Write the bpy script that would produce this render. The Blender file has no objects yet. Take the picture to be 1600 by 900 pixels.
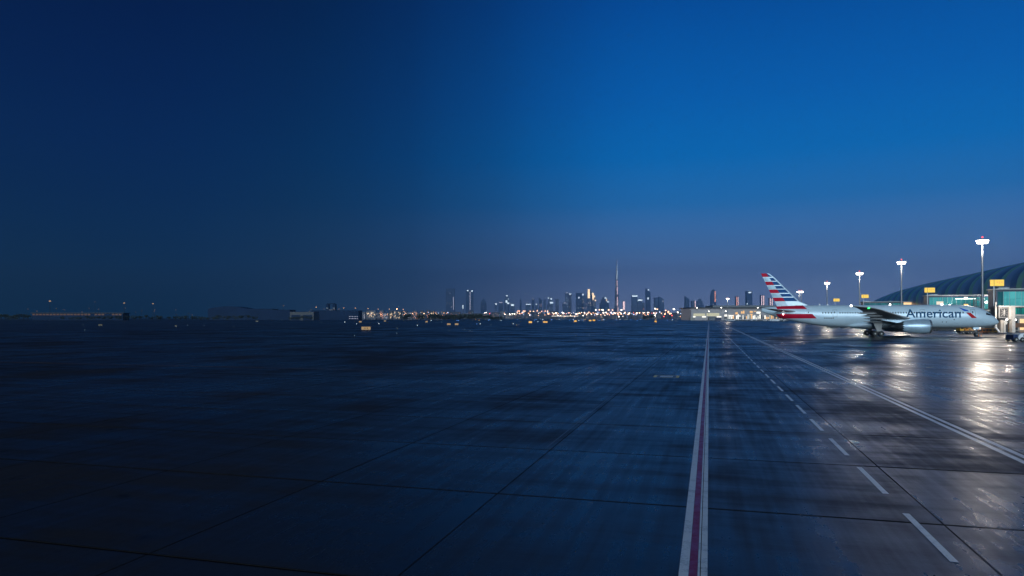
import bpy, math, random
from mathutils import Vector
R = math.radians
rnd = random.Random(7)
scene = bpy.context.scene
C = scene.collection

# ------------------------------------------------------------------ camera
F = 1100.0; HORIZ = 497.0; CAMH = 4.7
TH = math.atan(308 / 1100.0)
CT, ST = math.cos(TH), math.sin(TH)
cam = bpy.data.cameras.new('camera')
cam.sensor_width = 36; cam.lens = F / 1600 * 36
cam.shift_y = (HORIZ - 450) / 1600
cam.clip_start = 0.3; cam.clip_end = 60000
camo = bpy.data.objects.new('camera', cam)
camo.location = (0, 0, CAMH)
camo.rotation_euler = (R(90), 0, TH)
C.objects.link(camo)
scene.camera = camo

# ------------------------------------------------------------------ dusk sky
SKY_GAIN = 1.0
world = bpy.data.worlds.new('World'); scene.world = world
world.use_nodes = True
wn = world.node_tree.nodes; wl = world.node_tree.links
wn.clear()


def wmath(op, a, b=None, clamp=False):
    n = wn.new('ShaderNodeMath'); n.operation = op; n.use_clamp = clamp
    for i, v in enumerate((a, b)):
        if v is None: continue
        if isinstance(v, (int, float)): n.inputs[i].default_value = v
        else: wl.new(v, n.inputs[i])
    return n.outputs[0]


def wramp(fac, stops, interp='LINEAR'):
    n = wn.new('ShaderNodeValToRGB'); cr = n.color_ramp; cr.interpolation = interp
    while len(cr.elements) < len(stops): cr.elements.new(0.5)
    for e, (p, c) in zip(cr.elements, stops):
        e.position = p; e.color = (c[0], c[1], c[2], 1) if not isinstance(c, float) else (c, c, c, 1)
    wl.new(fac, n.inputs[0])
    return n.outputs[0]


tc = wn.new('ShaderNodeTexCoord')
sx = wn.new('ShaderNodeSeparateXYZ'); wl.new(tc.outputs['Generated'], sx.inputs[0])
hx, hy, hz = sx.outputs
hlen = wmath('MAXIMUM', wmath('SQRT', wmath('ADD', wmath('MULTIPLY', hx, hx), wmath('MULTIPLY', hy, hy))), 0.001)
# afterglow stands to the right of the view axis
ga = R(30) - TH
gx, gy = math.sin(ga), math.cos(ga)
dot = wmath('DIVIDE', wmath('ADD', wmath('MULTIPLY', hx, gx), wmath('MULTIPLY', hy, gy)), hlen)
ang = wmath('DIVIDE', wmath('ARCCOSINE', wmath('MINIMUM', wmath('MAXIMUM', dot, -1.0), 1.0)), math.pi)
D_ = 1 / 180.0
azf = wramp(ang, [(0, (1., 1., 1.)), (18 * D_, (1., 1., 1.)), (24 * D_, (.83, .84, .86)), (30 * D_, (.54, .57, .60)), (37 * D_, (.25, .33, .37)), (41 * D_, (.15, .235, .275)), (46 * D_, (.08, .17, .205)),
                  (55 * D_, (.01, .112, .178)), (70 * D_, (.0, .097, .16)), (1, (.0, .085, .14))], 'CARDINAL')
zen = wn.new('ShaderNodeMapRange'); wl.new(hz, zen.inputs[0]); zen.interpolation_type = 'SMOOTHSTEP'
zen.inputs[1].default_value = .5; zen.inputs[2].default_value = .97
zen.inputs[3].default_value = 0; zen.inputs[4].default_value = 1
am = wn.new('ShaderNodeMix'); am.data_type = 'RGBA'
wl.new(zen.outputs[0], am.inputs[0]); wl.new(azf, am.inputs[6]); am.inputs[7].default_value = (.3, .36, .4, 1)
elev = wmath('DIVIDE', wmath('ARCSINE', wmath('MINIMUM', wmath('MAXIMUM', hz, 0.0), 1.0)), math.pi / 2)
E_ = 1 / 90.0
SKY = [(0, (.38, .50, .84)), (2.5 * E_, (.27, .40, .77)), (5.5 * E_, (.11, .275, .63)), (9 * E_, (.02, .205, .58)),
       (12.5 * E_, (.0, .172, .565)), (17 * E_, (.0, .125, .48)), (24 * E_, (.0, .074, .34)), (35 * E_, (.0, .034, .16)),
       (60 * E_, (.0, .015, .085)), (1, (.0, .012, .07))]
ecol = wramp(elev, SKY)
mulc = wn.new('ShaderNodeVectorMath'); mulc.operation = 'MULTIPLY'
wl.new(ecol, mulc.inputs[0]); wl.new(am.outputs[2], mulc.inputs[1])
bg = wn.new('ShaderNodeBackground'); wl.new(mulc.outputs[0], bg.inputs[0]); bg.inputs[1].default_value = SKY_GAIN
wo = wn.new('ShaderNodeOutputWorld'); wl.new(bg.outputs[0], wo.inputs[0])

# soft fill sun added behind the camera to brighten the side of the jet
sun = bpy.data.lights.new('camera_side_fill', 'SUN'); sun.energy = 2.7; sun.angle = R(30); sun.color = (.70, .88, 1.0)
suno = bpy.data.objects.new('camera_side_fill', sun); C.objects.link(suno)
suno.rotation_euler = Vector((-math.sin(R(-8)), -math.cos(R(-8)), math.sin(R(14)))).to_track_quat('Z', 'Y').to_euler()

scene.view_settings.view_transform = 'Standard'
scene.view_settings.look = 'None'
scene.view_settings.exposure = 0
scene.view_settings.gamma = 1
cy = scene.cycles
cy.use_denoising = True
cy.sample_clamp_indirect = 1.5
cy.sample_clamp_direct = 0
cy.max_bounces = 6; cy.glossy_bounces = 3; cy.diffuse_bounces = 2; cy.volume_bounces = 0; cy.transmission_bounces = 3
cy.caustics_reflective = False; cy.caustics_refractive = False


# ------------------------------------------------------------------ coordinates
def P(px, D, z=0.0):
    """place on the site at distance D down the view axis, column px"""
    X = (px - 800) / F * D
    return Vector((CT * X - ST * D, ST * X + CT * D, z))


def HZ(py, D): return CAMH + (HORIZ - py) / F * D
def DG(py, z=0.0): return (CAMH - z) * F / (py - HORIZ)
def SL(px, lat):
    D = lat * F / (CT * (px - 1108)); return D / CT + lat * ST / CT


# ------------------------------------------------------------------ mesh helpers
class MB:
    def __init__(s): s.v = []; s.f = []; s.m = []; s.mi = 0
    def add(s, vs, fs):
        b = len(s.v); s.v += [tuple(v) for v in vs]
        for f in fs: s.f.append(tuple(b + i for i in f)); s.m.append(s.mi)
        return s
    def box(s, x0, x1, y0, y1, z0, z1):
        return s.add([(x0, y0, z0), (x1, y0, z0), (x1, y1, z0), (x0, y1, z0), (x0, y0, z1), (x1, y0, z1), (x1, y1, z1), (x0, y1, z1)],
                     [(0, 3, 2, 1), (4, 5, 6, 7), (0, 1, 5, 4), (1, 2, 6, 5), (2, 3, 7, 6), (3, 0, 4, 7)])
    def cbox(s, cx, cy, cz, sx, sy, sz, rz=0):
        c, n = math.cos(rz), math.sin(rz); vs = []
        for dz in (-.5, .5):
            for dx, dy in ((-.5, -.5), (.5, -.5), (.5, .5), (-.5, .5)):
                x, y = dx * sx, dy * sy
                vs.append((cx + x * c - y * n, cy + x * n + y * c, cz + dz * sz))
        return s.add(vs, [(0, 3, 2, 1), (4, 5, 6, 7), (0, 1, 5, 4), (1, 2, 6, 5), (2, 3, 7, 6), (3, 0, 4, 7)])
    def tube(s, p0, p1, r0, r1=None, n=10, cap=True):
        r1 = r0 if r1 is None else r1
        p0, p1 = Vector(p0), Vector(p1); d = (p1 - p0).normalized()
        a = Vector((0, 0, 1)) if abs(d.z) < .9 else Vector((1, 0, 0))
        u = d.cross(a).normalized(); w = d.cross(u); vs = []
        for p, r in ((p0, r0), (p1, r1)):
            for i in range(n):
                t = 2 * math.pi * i / n; vs.append(p + u * (r * math.cos(t)) + w * (r * math.sin(t)))
        fs = [(i, (i + 1) % n, n + (i + 1) % n, n + i) for i in range(n)]
        if cap: fs += [tuple(range(n - 1, -1, -1)), tuple(range(n, 2 * n))]
        return s.add(vs, fs)
    def loft(s, rings, close=True, cap=True):
        n = len(rings[0]); vs = [p for r in rings for p in r]; fs = []
        for k in range(len(rings) - 1):
            for i in range(n if close else n - 1):
                j = (i + 1) % n; fs.append((k * n + i, k * n + j, (k + 1) * n + j, (k + 1) * n + i))
        if cap: fs += [tuple(range(n - 1, -1, -1)), tuple(range((len(rings) - 1) * n, len(rings) * n))]
        return s.add(vs, fs)
    def sphere(s, c, r, n=8, sz=1):
        rings = []
        for k in range(1, n // 2 + 1):
            t = math.pi * k / (n // 2 + 1)
            rings.append([(c[0] + r * math.sin(t) * math.cos(2 * math.pi * i / n), c[1] + r * math.sin(t) * math.sin(2 * math.pi * i / n),
                           c[2] - r * sz * math.cos(t)) for i in range(n)])
        return s.loft(rings)
    def build(s, name, mat, parent=None, loc=None, smooth=False, bevel=0):
        me = bpy.data.meshes.new(name); me.from_pydata(s.v, [], s.f)
        for m in (mat if isinstance(mat, (list, tuple)) else [mat]): me.materials.append(m)
        if isinstance(mat, (list, tuple)): me.polygons.foreach_set('material_index', s.m)
        if smooth: me.polygons.foreach_set('use_smooth', [True] * len(me.polygons))
        me.update()
        o = bpy.data.objects.new(name, me); C.objects.link(o)
        if parent: o.parent = parent
        if loc is not None: o.location = loc
        if bevel:
            b = o.modifiers.new('bevel', 'BEVEL'); b.width = bevel; b.segments = 2; b.limit_method = 'ANGLE'
        return o


def inst(name, me, parent=None, loc=(0, 0, 0), rot=(0, 0, 0), scale=(1, 1, 1)):
    o = bpy.data.objects.new(name, me); C.objects.link(o); o.parent = parent
    o.location = loc; o.rotation_euler = rot; o.scale = scale
    return o


def thing(name, label, cat, loc=(0, 0, 0), rz=0, group=None):
    o = bpy.data.objects.new(name, None); C.objects.link(o); o.location = loc; o.rotation_euler = (0, 0, rz)
    o.empty_display_size = .3
    return tag(o, label, cat, group)


def tag(o, label, cat, group=None):
    o['label'] = label; o['category'] = cat
    if group: o['group'] = group
    return o


def struct(o): o['kind'] = 'structure'; return o
def stuff(o): o['kind'] = 'stuff'; return o


def copy_tree(o, parent=None):
    c = o.copy(); C.objects.link(c); c.parent = parent
    for ch in [x for x in o.children]: copy_tree(ch, c)
    return c


# ------------------------------------------------------------------ materials
class NT:
    def __init__(s, name):
        s.mat = bpy.data.materials.new(name); s.mat.use_nodes = True
        s.n = s.mat.node_tree.nodes; s.l = s.mat.node_tree.links
        s.b = s.n['Principled BSDF']
    def math(s, op, a, b=None, clamp=False):
        n = s.n.new('ShaderNodeMath'); n.operation = op; n.use_clamp = clamp
        for i, v in enumerate((a, b)):
            if v is None: continue
            if isinstance(v, (int, float)): n.inputs[i].default_value = v
            else: s.l.new(v, n.inputs[i])
        return n.outputs[0]
    def noise(s, co, scale, detail=4, rough=.55, stretch=None):
        if stretch:
            m = s.n.new('ShaderNodeMapping'); m.inputs['Scale'].default_value = stretch; s.l.new(co, m.inputs[0]); co = m.outputs[0]
        n = s.n.new('ShaderNodeTexNoise'); n.inputs['Scale'].default_value = scale
        n.inputs['Detail'].default_value = detail; n.inputs['Roughness'].default_value = rough
        s.l.new(co, n.inputs['Vector']); return n.outputs['Fac']
    def ramp(s, fac, stops):
        n = s.n.new('ShaderNodeValToRGB'); cr = n.color_ramp
        while len(cr.elements) < len(stops): cr.elements.new(.5)
        for e, (p, c) in zip(cr.elements, stops):
            e.position = p; e.color = (c, c, c, 1) if isinstance(c, (int, float)) else (*c, 1)
        s.l.new(fac, n.inputs[0]); return n.outputs[0]
    def pos(s):
        g = s.n.new('ShaderNodeNewGeometry'); return g.outputs['Position']
    def obj(s):
        g = s.n.new('ShaderNodeTexCoord'); return g.outputs['Object']
    def bump(s, h, strength, dist):
        b = s.n.new('ShaderNodeBump'); b.inputs['Strength'].default_value = strength; b.inputs['Distance'].default_value = dist
        s.l.new(h, b.inputs['Height']); s.l.new(b.outputs[0], s.b.inputs['Normal'])
    def to(s, out, name): s.l.new(out, s.b.inputs[name])


def solid(name, col, rough=.5, metal=0, vary=.15, scale=1.0, spec=.5):
    t = NT(name); t.b.inputs['Roughness'].default_value = rough; t.b.inputs['Metallic'].default_value = metal
    t.b.inputs['Specular IOR Level'].default_value = spec
    f = t.noise(t.obj(), scale, 4)
    lo = tuple(max(0, c * (1 - vary)) for c in col); hi = tuple(min(1, c * (1 + vary)) for c in col)
    t.to(t.ramp(f, [(.3, lo), (.7, hi)]), 'Base Color')
    return t.mat


def emis(name, col, strength, base=(.02, .02, .02), sample=False):
    t = NT(name); t.b.inputs['Base Color'].default_value = (*base, 1); t.b.inputs['Roughness'].default_value = .4
    t.b.inputs['Emission Color'].default_value = (*col, 1); t.b.inputs['Emission Strength'].default_value = strength
    if not sample: t.mat.cycles.emission_sampling = 'NONE'
    return t.mat


def asphalt(name, lo, hi, wet=1.0, joints=False, edges=False):
    t = NT(name); p = t.pos()
    broad = t.noise(p, .035, 5, .6)
    patch = t.noise(p, .16, 5, .62, (1, .55, 1))
    groove = t.noise(p, 3.0, 3, .6, (1.0, .03, 1))
    scrape = t.noise(p, 13, 3, .65, (1.0, .025, 1))
    fine = t.noise(p, 9, 5, .7)
    grit = t.noise(p, 16, 4, .75)
    cross = t.noise(p, .8, 5, .62, (.10, 1.0, 1))
    info = t.n.new('ShaderNodeObjectInfo')
    tone = t.math('MULTIPLY', t.math('SUBTRACT', info.outputs['Random'], .5), .022)
    mixc = t.math('ADD', t.math('MULTIPLY', patch, .43), t.math('ADD', t.math('MULTIPLY', cross, .27), t.math('ADD', t.math('MULTIPLY', groove, .12), t.math('MULTIPLY', fine, .18))))
    mixc = t.math('ADD', mixc, tone)
    col = t.ramp(mixc, [(.36, lo), (.64, hi)])
    st = t.noise(p, .9, 5, .7); sm_ = t.ramp(st, [(.60, 0.0), (.68, 1.0)])
    mm = t.n.new('ShaderNodeMix'); mm.data_type = 'RGBA'; t.l.new(t.math('MULTIPLY', sm_, .75), mm.inputs[0]); t.l.new(col, mm.inputs[6]); mm.inputs[7].default_value = (.004, .004, .004, 1)
    col = mm.outputs[2]
    r = t.math('ADD', t.math('MULTIPLY', broad, .42), t.math('ADD', t.math('MULTIPLY', patch, .36), t.math('MULTIPLY', cross, .22)))
    r = t.math('ADD', r, tone)
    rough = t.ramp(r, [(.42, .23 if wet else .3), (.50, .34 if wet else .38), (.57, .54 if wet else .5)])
    rough = t.math('ADD', rough, t.math('MULTIPLY', t.math('SUBTRACT', groove, .5), .35))
    spec = t.math('ADD', t.ramp(r, [(.42, .34), (.57, .13)]) if wet else .25, 0.0)
    if joints or edges:
        sp = t.n.new('ShaderNodeSeparateXYZ'); t.l.new(p, sp.inputs[0])
        fx = t.math('FRACT', t.math('DIVIDE', t.math('SUBTRACT', sp.outputs[0], SX0), SLX))
        fy = t.math('FRACT', t.math('DIVIDE', t.math('SUBTRACT', sp.outputs[1], SL0), SLY))
        ex = t.math('MULTIPLY', t.math('SUBTRACT', .5, t.math('ABSOLUTE', t.math('SUBTRACT', fx, .5))), SLX)     # metres to the nearest joint
        ey = t.math('MULTIPLY', t.math('SUBTRACT', .5, t.math('ABSOLUTE', t.math('SUBTRACT', fy, .5))), SLY)
        wob = t.math('ADD', .5, grit)
        jx = t.math('SUBTRACT', 1.0, t.math('DIVIDE', ex, t.math('MULTIPLY', wob, .035)), True)
        jy = t.math('SUBTRACT', 1.0, t.math('DIVIDE', ey, t.math('MULTIPLY', wob, .085)), True)
        j = t.math('MAXIMUM', jx, jy)
        j = t.math('MULTIPLY', j, .9, True)
        mx = t.n.new('ShaderNodeMix'); mx.data_type = 'RGBA'
        t.l.new(j, mx.inputs[0]); t.l.new(col, mx.inputs[6]); mx.inputs[7].default_value = (.004, .004, .004, 1)
        col = mx.outputs[2]
        rough = t.math('ADD', rough, t.math('MULTIPLY', j, .4))
        spec = t.math('MULTIPLY', spec, t.math('SUBTRACT', 1.0, t.math('MULTIPLY', j, .9)))
    t.to(col, 'Base Color'); t.to(rough, 'Roughness'); t.to(spec, 'Specular IOR Level')
    h = t.math('ADD', t.math('MULTIPLY', fine, .4), t.math('ADD', t.math('MULTIPLY', grit, .4), t.math('ADD', t.math('MULTIPLY', groove, .3), t.math('MULTIPLY', scrape, .35))))
    t.bump(h, .55, .014)
    return t.mat


def paint(name, col, wear=(.36, .50)):
    t = NT(name); p = t.pos()
    w = t.noise(p, 2.4, 6, .7); g = t.noise(p, 18, 4, .7)
    cr_ = t.noise(p, 1.2, 4, .65, (.3, 1.0, 1))
    k = t.math('ADD', t.math('MULTIPLY', w, .42), t.math('ADD', t.math('MULTIPLY', g, .30), t.math('MULTIPLY', cr_, .28)))
    dark = tuple(c * .35 for c in col)
    t.to(t.ramp(k, [(wear[0], dark), (wear[1], col)]), 'Base Color')
    t.to(t.ramp(w, [(.4, .3), (.6, .5)]), 'Roughness'); t.bump(g, .3, .006)
    return t.mat


SLX, SLY, SL0, SX0 = 5.3, 6.5, -1.45, -.1575
M = {}
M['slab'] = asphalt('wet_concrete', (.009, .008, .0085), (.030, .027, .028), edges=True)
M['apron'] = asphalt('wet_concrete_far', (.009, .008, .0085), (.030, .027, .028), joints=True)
M['joint'] = solid('joint_sealant', (.003, .003, .003), 1.0, spec=0)
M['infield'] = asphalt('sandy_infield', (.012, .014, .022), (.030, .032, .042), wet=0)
M['taxi'] = asphalt('taxiway_asphalt', (.014, .015, .018), (.04, .041, .045))
M['white'] = paint('white_marking', (.62, .64, .68))
M['whiteb'] = paint('white_marking_bright', (.75, .75, .78))
M['faint'] = paint('worn_away_marking', (.2, .2, .22), (.4, .6))
M['red'] = paint('red_marking', (.22, .008, .04), (.25, .42))
M['yellow'] = paint('yellow_marking', (.80, .55, .12))
M['orange_paint'] = paint('faded_orange_marking', (.30, .15, .06))

# ------------------------------------------------------------------ ground
gm = MB().add([(-30000, -8000, -.06), (30000, -8000, -.06), (30000, 30000, -.06), (-30000, 30000, -.06)], [(0, 1, 2, 3)])
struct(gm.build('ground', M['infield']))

rows = 17; cells = {}
for j in range(rows):
    s0 = SL0 + j * SLY; s1 = s0 + SLY
    if s1 < 6: continue
    xs = []
    for s_ in (max(s0, 5), s1):
        xs += [s_ * math.tan(-R(36.5) - TH), s_ * math.tan(R(36.5) - TH)]
    a = math.floor(min(xs) / SLX); b = math.ceil(max(xs) / SLX)
    cells[j] = (a, b)
# keep to the 300 largest: the nearest rows
tot = 0; last = 0
for j in sorted(cells):
    n = cells[j][1] - cells[j][0]
    if tot + n > 296: break
    tot += n; last = j
apm = MB()
XL, XR, YB, YF = -46.0, 420.0, -200.0, 1450.0
jmin = min(cells); sA = SL0 + jmin * SLY; sB = SL0 + (last + 1) * SLY
ALEFT = -260.0


def rect(mb, x0, x1, y0, y1, z): mb.add([(x0, y0, z), (x1, y0, z), (x1, y1, z), (x0, y1, z)], [(0, 1, 2, 3)])


rect(apm, ALEFT, XR, YB, sA, 0)
for j in range(jmin, last + 1):
    a, b = cells[j]; y0 = SL0 + j * SLY
    rect(apm, ALEFT, a * SLX + SX0, y0, y0 + SLY, 0); rect(apm, b * SLX + SX0, XR, y0, y0 + SLY, 0)
# far part with its slanting left edge
apm.add([(ALEFT, sB, 0), (XR, sB, 0), (XR, YF, 0), (-30, YF, 0), (-95, 420, 0), (-260, 190, 0)], [(0, 1, 2, 3, 4, 5)])
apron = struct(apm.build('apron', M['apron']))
jb = MB(); rect(jb, -200, 200, sA - 1, sB + 1, -.010)
stuff(jb.build('joint_sealant', M['joint'], apron))
g = .03
sm = MB()
x0, x1, y0, y1 = .008, SLX - .008, g, SLY - g; bv = .005
sm.loft([[(x0, y0, -.05), (x1, y0, -.05), (x1, y1, -.05), (x0, y1, -.05)],
         [(x0, y0, -bv), (x1, y0, -bv), (x1, y1, -bv), (x0, y1, -bv)],
         [(x0 + bv, y0 + bv, 0), (x1 - bv, y0 + bv, 0), (x1 - bv, y1 - bv, 0), (x0 + bv, y1 - bv, 0)]])
slab0 = sm.build('slab', M['slab'], apron, (cells[jmin][0] * SLX + SX0, SL0 + jmin * SLY, 0))
first = True
for j in range(jmin, last + 1):
    for i in range(*cells[j]):
        if first: first = False; continue
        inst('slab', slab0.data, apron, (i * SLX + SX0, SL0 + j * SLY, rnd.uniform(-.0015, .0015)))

# markings, thin sheets of paint
ZP = .006


def stripe(name, mat, x0, x1, y0, y1, z=ZP, seg=None):
    mb = MB(); n = seg or max(1, int((y1 - y0) / 20)); ys = [y0 + (y1 - y0) * k / n for k in range(n + 1)]
    mb.add([(x, y, z) for y in ys for x in (x0, x1)], [(2 * k, 2 * k + 1, 2 * k + 3, 2 * k + 2) for k in range(n)])
    return mb.build(name, mat, apron)


stripe('white_edge_stripe', M['white'], -.54, -.365, -10, 1380)
stripe('red_stripe', M['red'], -.36, -.21, -10, 1380)
stripe('thin_white_stripe', M['white'], -.205, -.165, -10, 1380)
stripe('white_stripe', M['white'], -.150, -.03, -10, 1380)
stripe('double_line_stripe', M['whiteb'], 10.15, 10.37, -10, 900)
stripe('double_line_stripe', M['whiteb'], 9.76, 9.98, -10, 900)
dash0 = None
k = 0
while True:
    D0 = 13.55 + 5.27 * (k - 1); s0 = D0 / CT + 4.55 * ST / CT
    if s0 > 560: break
    if dash0 is None:
        mb = MB(); mb.add([(-.075, 0, ZP), (.075, 0, ZP), (.075, 3.5, ZP), (-.075, 3.5, ZP)], [(0, 1, 2, 3)])
        dash0 = mb.build('lane_dash', M['whiteb'], apron, (4.55, s0, 0))
    else: inst('lane_dash', dash0.data, apron, (4.55, s0, 0))
    k += 1
# thin lines on the left half
sY = DG(590) / CT
mb = MB(); mb.add([(-95, sY, ZP), (-.7, sY, ZP), (-.7, sY + .16, ZP), (-95, sY + .16, ZP)], [(0, 1, 2, 3)])
mb.build('cross_line', M['orange_paint'], apron)
mb = MB(); bx0, by0 = -4.3, sY - .9
for (a, b, c, d) in ((0, 2.0, 0, .18), (0, 2.0, 1.9, 2.08), (0, .25, .18, 1.9), (1.75, 2.0, .18, 1.9)):
    rect(mb, bx0 + a, bx0 + b, by0 + c, by0 + d, ZP + .004)
mb.build('stand_number_box', M['yellow'], apron)
mb = MB(); rect(mb, bx0 + .5, bx0 + 1.5, by0 + .35, by0 + 1.7, ZP + .004); mb.build('stand_number_field', M['white'], apron)
sC = DG(540) / CT
for q in (0, 1):
    mb = MB(); rect(mb, -2.5 + q * 1.5, -1.7 + q * 1.5 - .1, sC, sC + 3.2, ZP); mb.build('small_white_mark', M['white'], apron)
stripe('thin_worn_line', M['faint'], -5.70, -5.66, 25, 150)
# short marks further right
def gmark(px0, px1, py, w, mat, name):
    a = P(px0, DG(py)); b = P(px1, DG(py)); mb = MB()
    d = Vector((0, w / 2, 0))
    mb.add([(a - d) + Vector((0, 0, ZP)), (b - d) + Vector((0, 0, ZP)), (b + d) + Vector((0, 0, ZP)), (a + d) + Vector((0, 0, ZP))], [(0, 1, 2, 3)])
    mb.build(name, mat, apron)


gmark(1447, 1460, 574, .55, M['yellow'], 'yellow_mark')
gmark(1408, 1417, 533.5, 1.0, M['whiteb'], 'short_white_mark')
gmark(1147, 1151, 524.5, .6, M['white'], 'short_white_mark')
gmark(1154, 1159, 524.5, .6, M['white'], 'short_white_mark')
gmark(1183, 1196, 524.5, .6, M['white'], 'short_white_mark')
gmark(1107, 1112, 523.5, 2, M['white'], 'short_white_mark')
mb = MB()
a, b = P(1227, DG(583)), P(1240, DG(592.5))
mb.add([(a.x, a.y, ZP), (a.x + .14, a.y, ZP), (b.x + .14, b.y, ZP), (b.x, b.y, ZP)], [(0, 3, 2, 1)]); mb.build('slanted_orange_mark', M['orange_paint'], apron)

# far taxiway and shoulder bands on the left
def band(name, pts, mat, z):
    mb = MB(); mb.add([P(px, DG(py)) + Vector((0, 0, z)) for px, py in pts], [tuple(range(len(pts)))])
    return struct(mb.build(name, mat))


band('taxiway', [(-900, 560), (300, 531), (700, 521), (1010, 508.5), (1075, 504.2), (1040, 504.0), (860, 508), (500, 514), (-900, 535)], M['taxi'], -.05)
band('taxiway', [(-900, 506.2), (500, 505.3), (900, 502.9), (1060, 501.3), (1050, 500.9), (860, 502), (500, 503.7), (-900, 504.2)], M['taxi'], -.045)

# ------------------------------------------------------------------ shared simple materials
M['steel'] = solid('galvanised_steel', (.28, .29, .31), .45, .6)
M['dark'] = solid('dark_metal', (.03, .032, .038), .5, .2)
M['black'] = solid('black_rubber', (.012, .012, .014), .7)
M['grey'] = solid('grey_cladding', (.16, .165, .18), .5)
M['lightgrey'] = solid('light_grey_panel', (.42, .41, .40), .5)
M['beige'] = solid('beige_concrete', (.34, .31, .28), .7)
M['navy'] = solid('navy_cladding', (.035, .037, .085), .45)
M['lamp'] = emis('floodlight_lens', (1.0, .90, .76), 16)
M['redlamp'] = emis('red_beacon', (1.0, .04, .05), 2.2)
M['greenlamp'] = emis('green_lamp', (.02, 1.0, .12), 14)
M['whitelamp'] = emis('white_lamp', (1.0, .97, .9), 14)
M['warmlamp'] = emis('warm_lamp', (1.0, .58, .25), 16)
M['yelsign'] = emis('yellow_sign_face', (1.0, .64, .02), 1.0)
M['yelsign2'] = emis('yellow_sign_mark', (1.0, .46, .03), .9)

# ------------------------------------------------------------------ the airliner
SEC = [(0, 3.72, 3.68, .02), (.12, 4.0, 3.44, .3), (.4, 4.38, 3.2, .62), (.9, 4.92, 2.95, 1.05), (1.7, 5.62, 2.70, 1.58), (2.7, 6.42, 2.5, 2.06),
       (3.8, 7.08, 2.34, 2.42), (5.4, 7.62, 2.26, 2.7), (7.4, 7.98, 2.2, 2.85), (9.9, 8.12, 2.18, 2.88), (14, 8.15, 2.18, 2.885), (24, 8.15, 2.18, 2.885),
       (34, 8.17, 2.2, 2.885), (37.5, 8.18, 2.24, 2.88), (40.5, 8.19, 2.42, 2.83), (44, 8.19, 2.9, 2.6), (47.6, 8.15, 3.6, 2.2), (51, 8.02, 4.4, 1.7),
       (54, 7.8, 5.3, 1.1), (56, 7.6, 6.05, .62), (57.0, 7.42, 6.5, .36)]


def sec(a):
    for i in range(len(SEC) - 1):
        if a <= SEC[i + 1][0] or i == len(SEC) - 2:
            p1, p2 = SEC[i], SEC[i + 1]; p0 = SEC[max(0, i - 1)]; p3 = SEC[min(len(SEC) - 1, i + 2)]
            h = p2[0] - p1[0]; t = (a - p1[0]) / h; out = []
            for k in (1, 2, 3):
                m1 = (p2[k] - p0[k]) / max(1e-6, p2[0] - p0[0]) * h; m2 = (p3[k] - p1[k]) / max(1e-6, p3[0] - p1[0]) * h
                if i == 0: m1 = (p2[k] - p1[k]) * 1.6
                out.append((2 * t ** 3 - 3 * t * t + 1) * p1[k] + (t ** 3 - 2 * t * t + t) * m1 + (-2 * t ** 3 + 3 * t * t) * p2[k] + (t ** 3 - t * t) * m2)
            return out


def surf(a, z):
    t, b, w = sec(a); zc, rz = (t + b) / 2, (t - b) / 2
    q = max(-1, min(1, (z - zc) / rz)); return w * math.sqrt(max(0, 1 - q * q))


NOSE = P(1560.5, 178.9)
t = NT('aircraft_paint')
t.b.inputs['Roughness'].default_value = .38; t.b.inputs['Metallic'].default_value = .08
t.b.inputs['Coat Weight'].default_value = .2; t.b.inputs['Coat Roughness'].default_value = .12
f = t.noise(t.obj(), .8, 5); t.to(t.ramp(f, [(.3, (.54, .67, .77)), (.7, (.61, .74, .83))]), 'Base Color')
M['paint'] = t.mat
M['wingm'] = solid('wing_underside_grey', (.46, .47, .49), .4, .1)
M['tailblue'] = solid('tail_blue', (.002, .065, .22), .6, 0, spec=.2)
M['tailred'] = solid('tail_red', (.50, .003, .03), .6, 0, spec=.2)
M['tailsilver'] = solid('tail_silver_blue', (.36, .50, .58), .3, .2)
M['txtblue'] = solid('lettering_blue', (.002, .07, .17), .65, spec=.2)
M['glass'] = solid('dark_window_glass', (.01, .012, .02), .1)
M['nac'] = solid('nacelle_paint', (.36, .47, .57), .3, .25)
M['tyre'] = solid('tyre_rubber', (.012, .012, .013), .7)
M['bare'] = solid('polished_metal', (.7, .7, .7), .2, .9)

plane = thing('airliner', 'silver grey passenger jet with American lettering and a red and blue striped tail', 'airplane', (NOSE.x, NOSE.y, 0))
st = [0, .04, .12, .25, .4, .6, .9, 1.3, 1.7, 2.2, 2.7, 3.2, 3.8, 4.6, 5.4, 6.4, 7.4, 8.6, 9.9, 12] + [14 + i for i in range(0, 24)] + [37.5, 38.5, 39.5, 40.5, 42, 44, 45.8, 47.6, 49.3, 51, 52.5, 54, 55, 56, 56.6, 57.0]
st = sorted(set(st)); rings = []; NR = 40
for a in st:
    tt, bb, w = sec(a); zc, rz = (tt + bb) / 2, (tt - bb) / 2
    rings.append([(-a, w * math.cos(2 * math.pi * i / NR), zc + rz * math.sin(2 * math.pi * i / NR)) for i in range(NR)])
MB().loft(rings).build('fuselage', M['paint'], plane, smooth=True)
# belly fairing
rings = []
for a, hw, zb, zt in ((17, 1.2, 2.3, 3.6), (18.5, 2.5, 1.95, 4.0), (21, 3.05, 1.75, 4.3), (28, 3.1, 1.7, 4.3), (31, 2.95, 1.8, 4.1), (34, 2.4, 2.0, 3.6), (36, 1.2, 2.25, 3.0)):
    rings.append([(-a, hw * math.cos(q) * (1 if abs(math.cos(q)) < .1 else 1), (zb + zt) / 2 + (zt - zb) / 2 * math.sin(q)) for q in [2 * math.pi * i / 24 for i in range(24)]])
MB().loft(rings).build('belly_fairing', M['paint'], plane, smooth=True)


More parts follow.
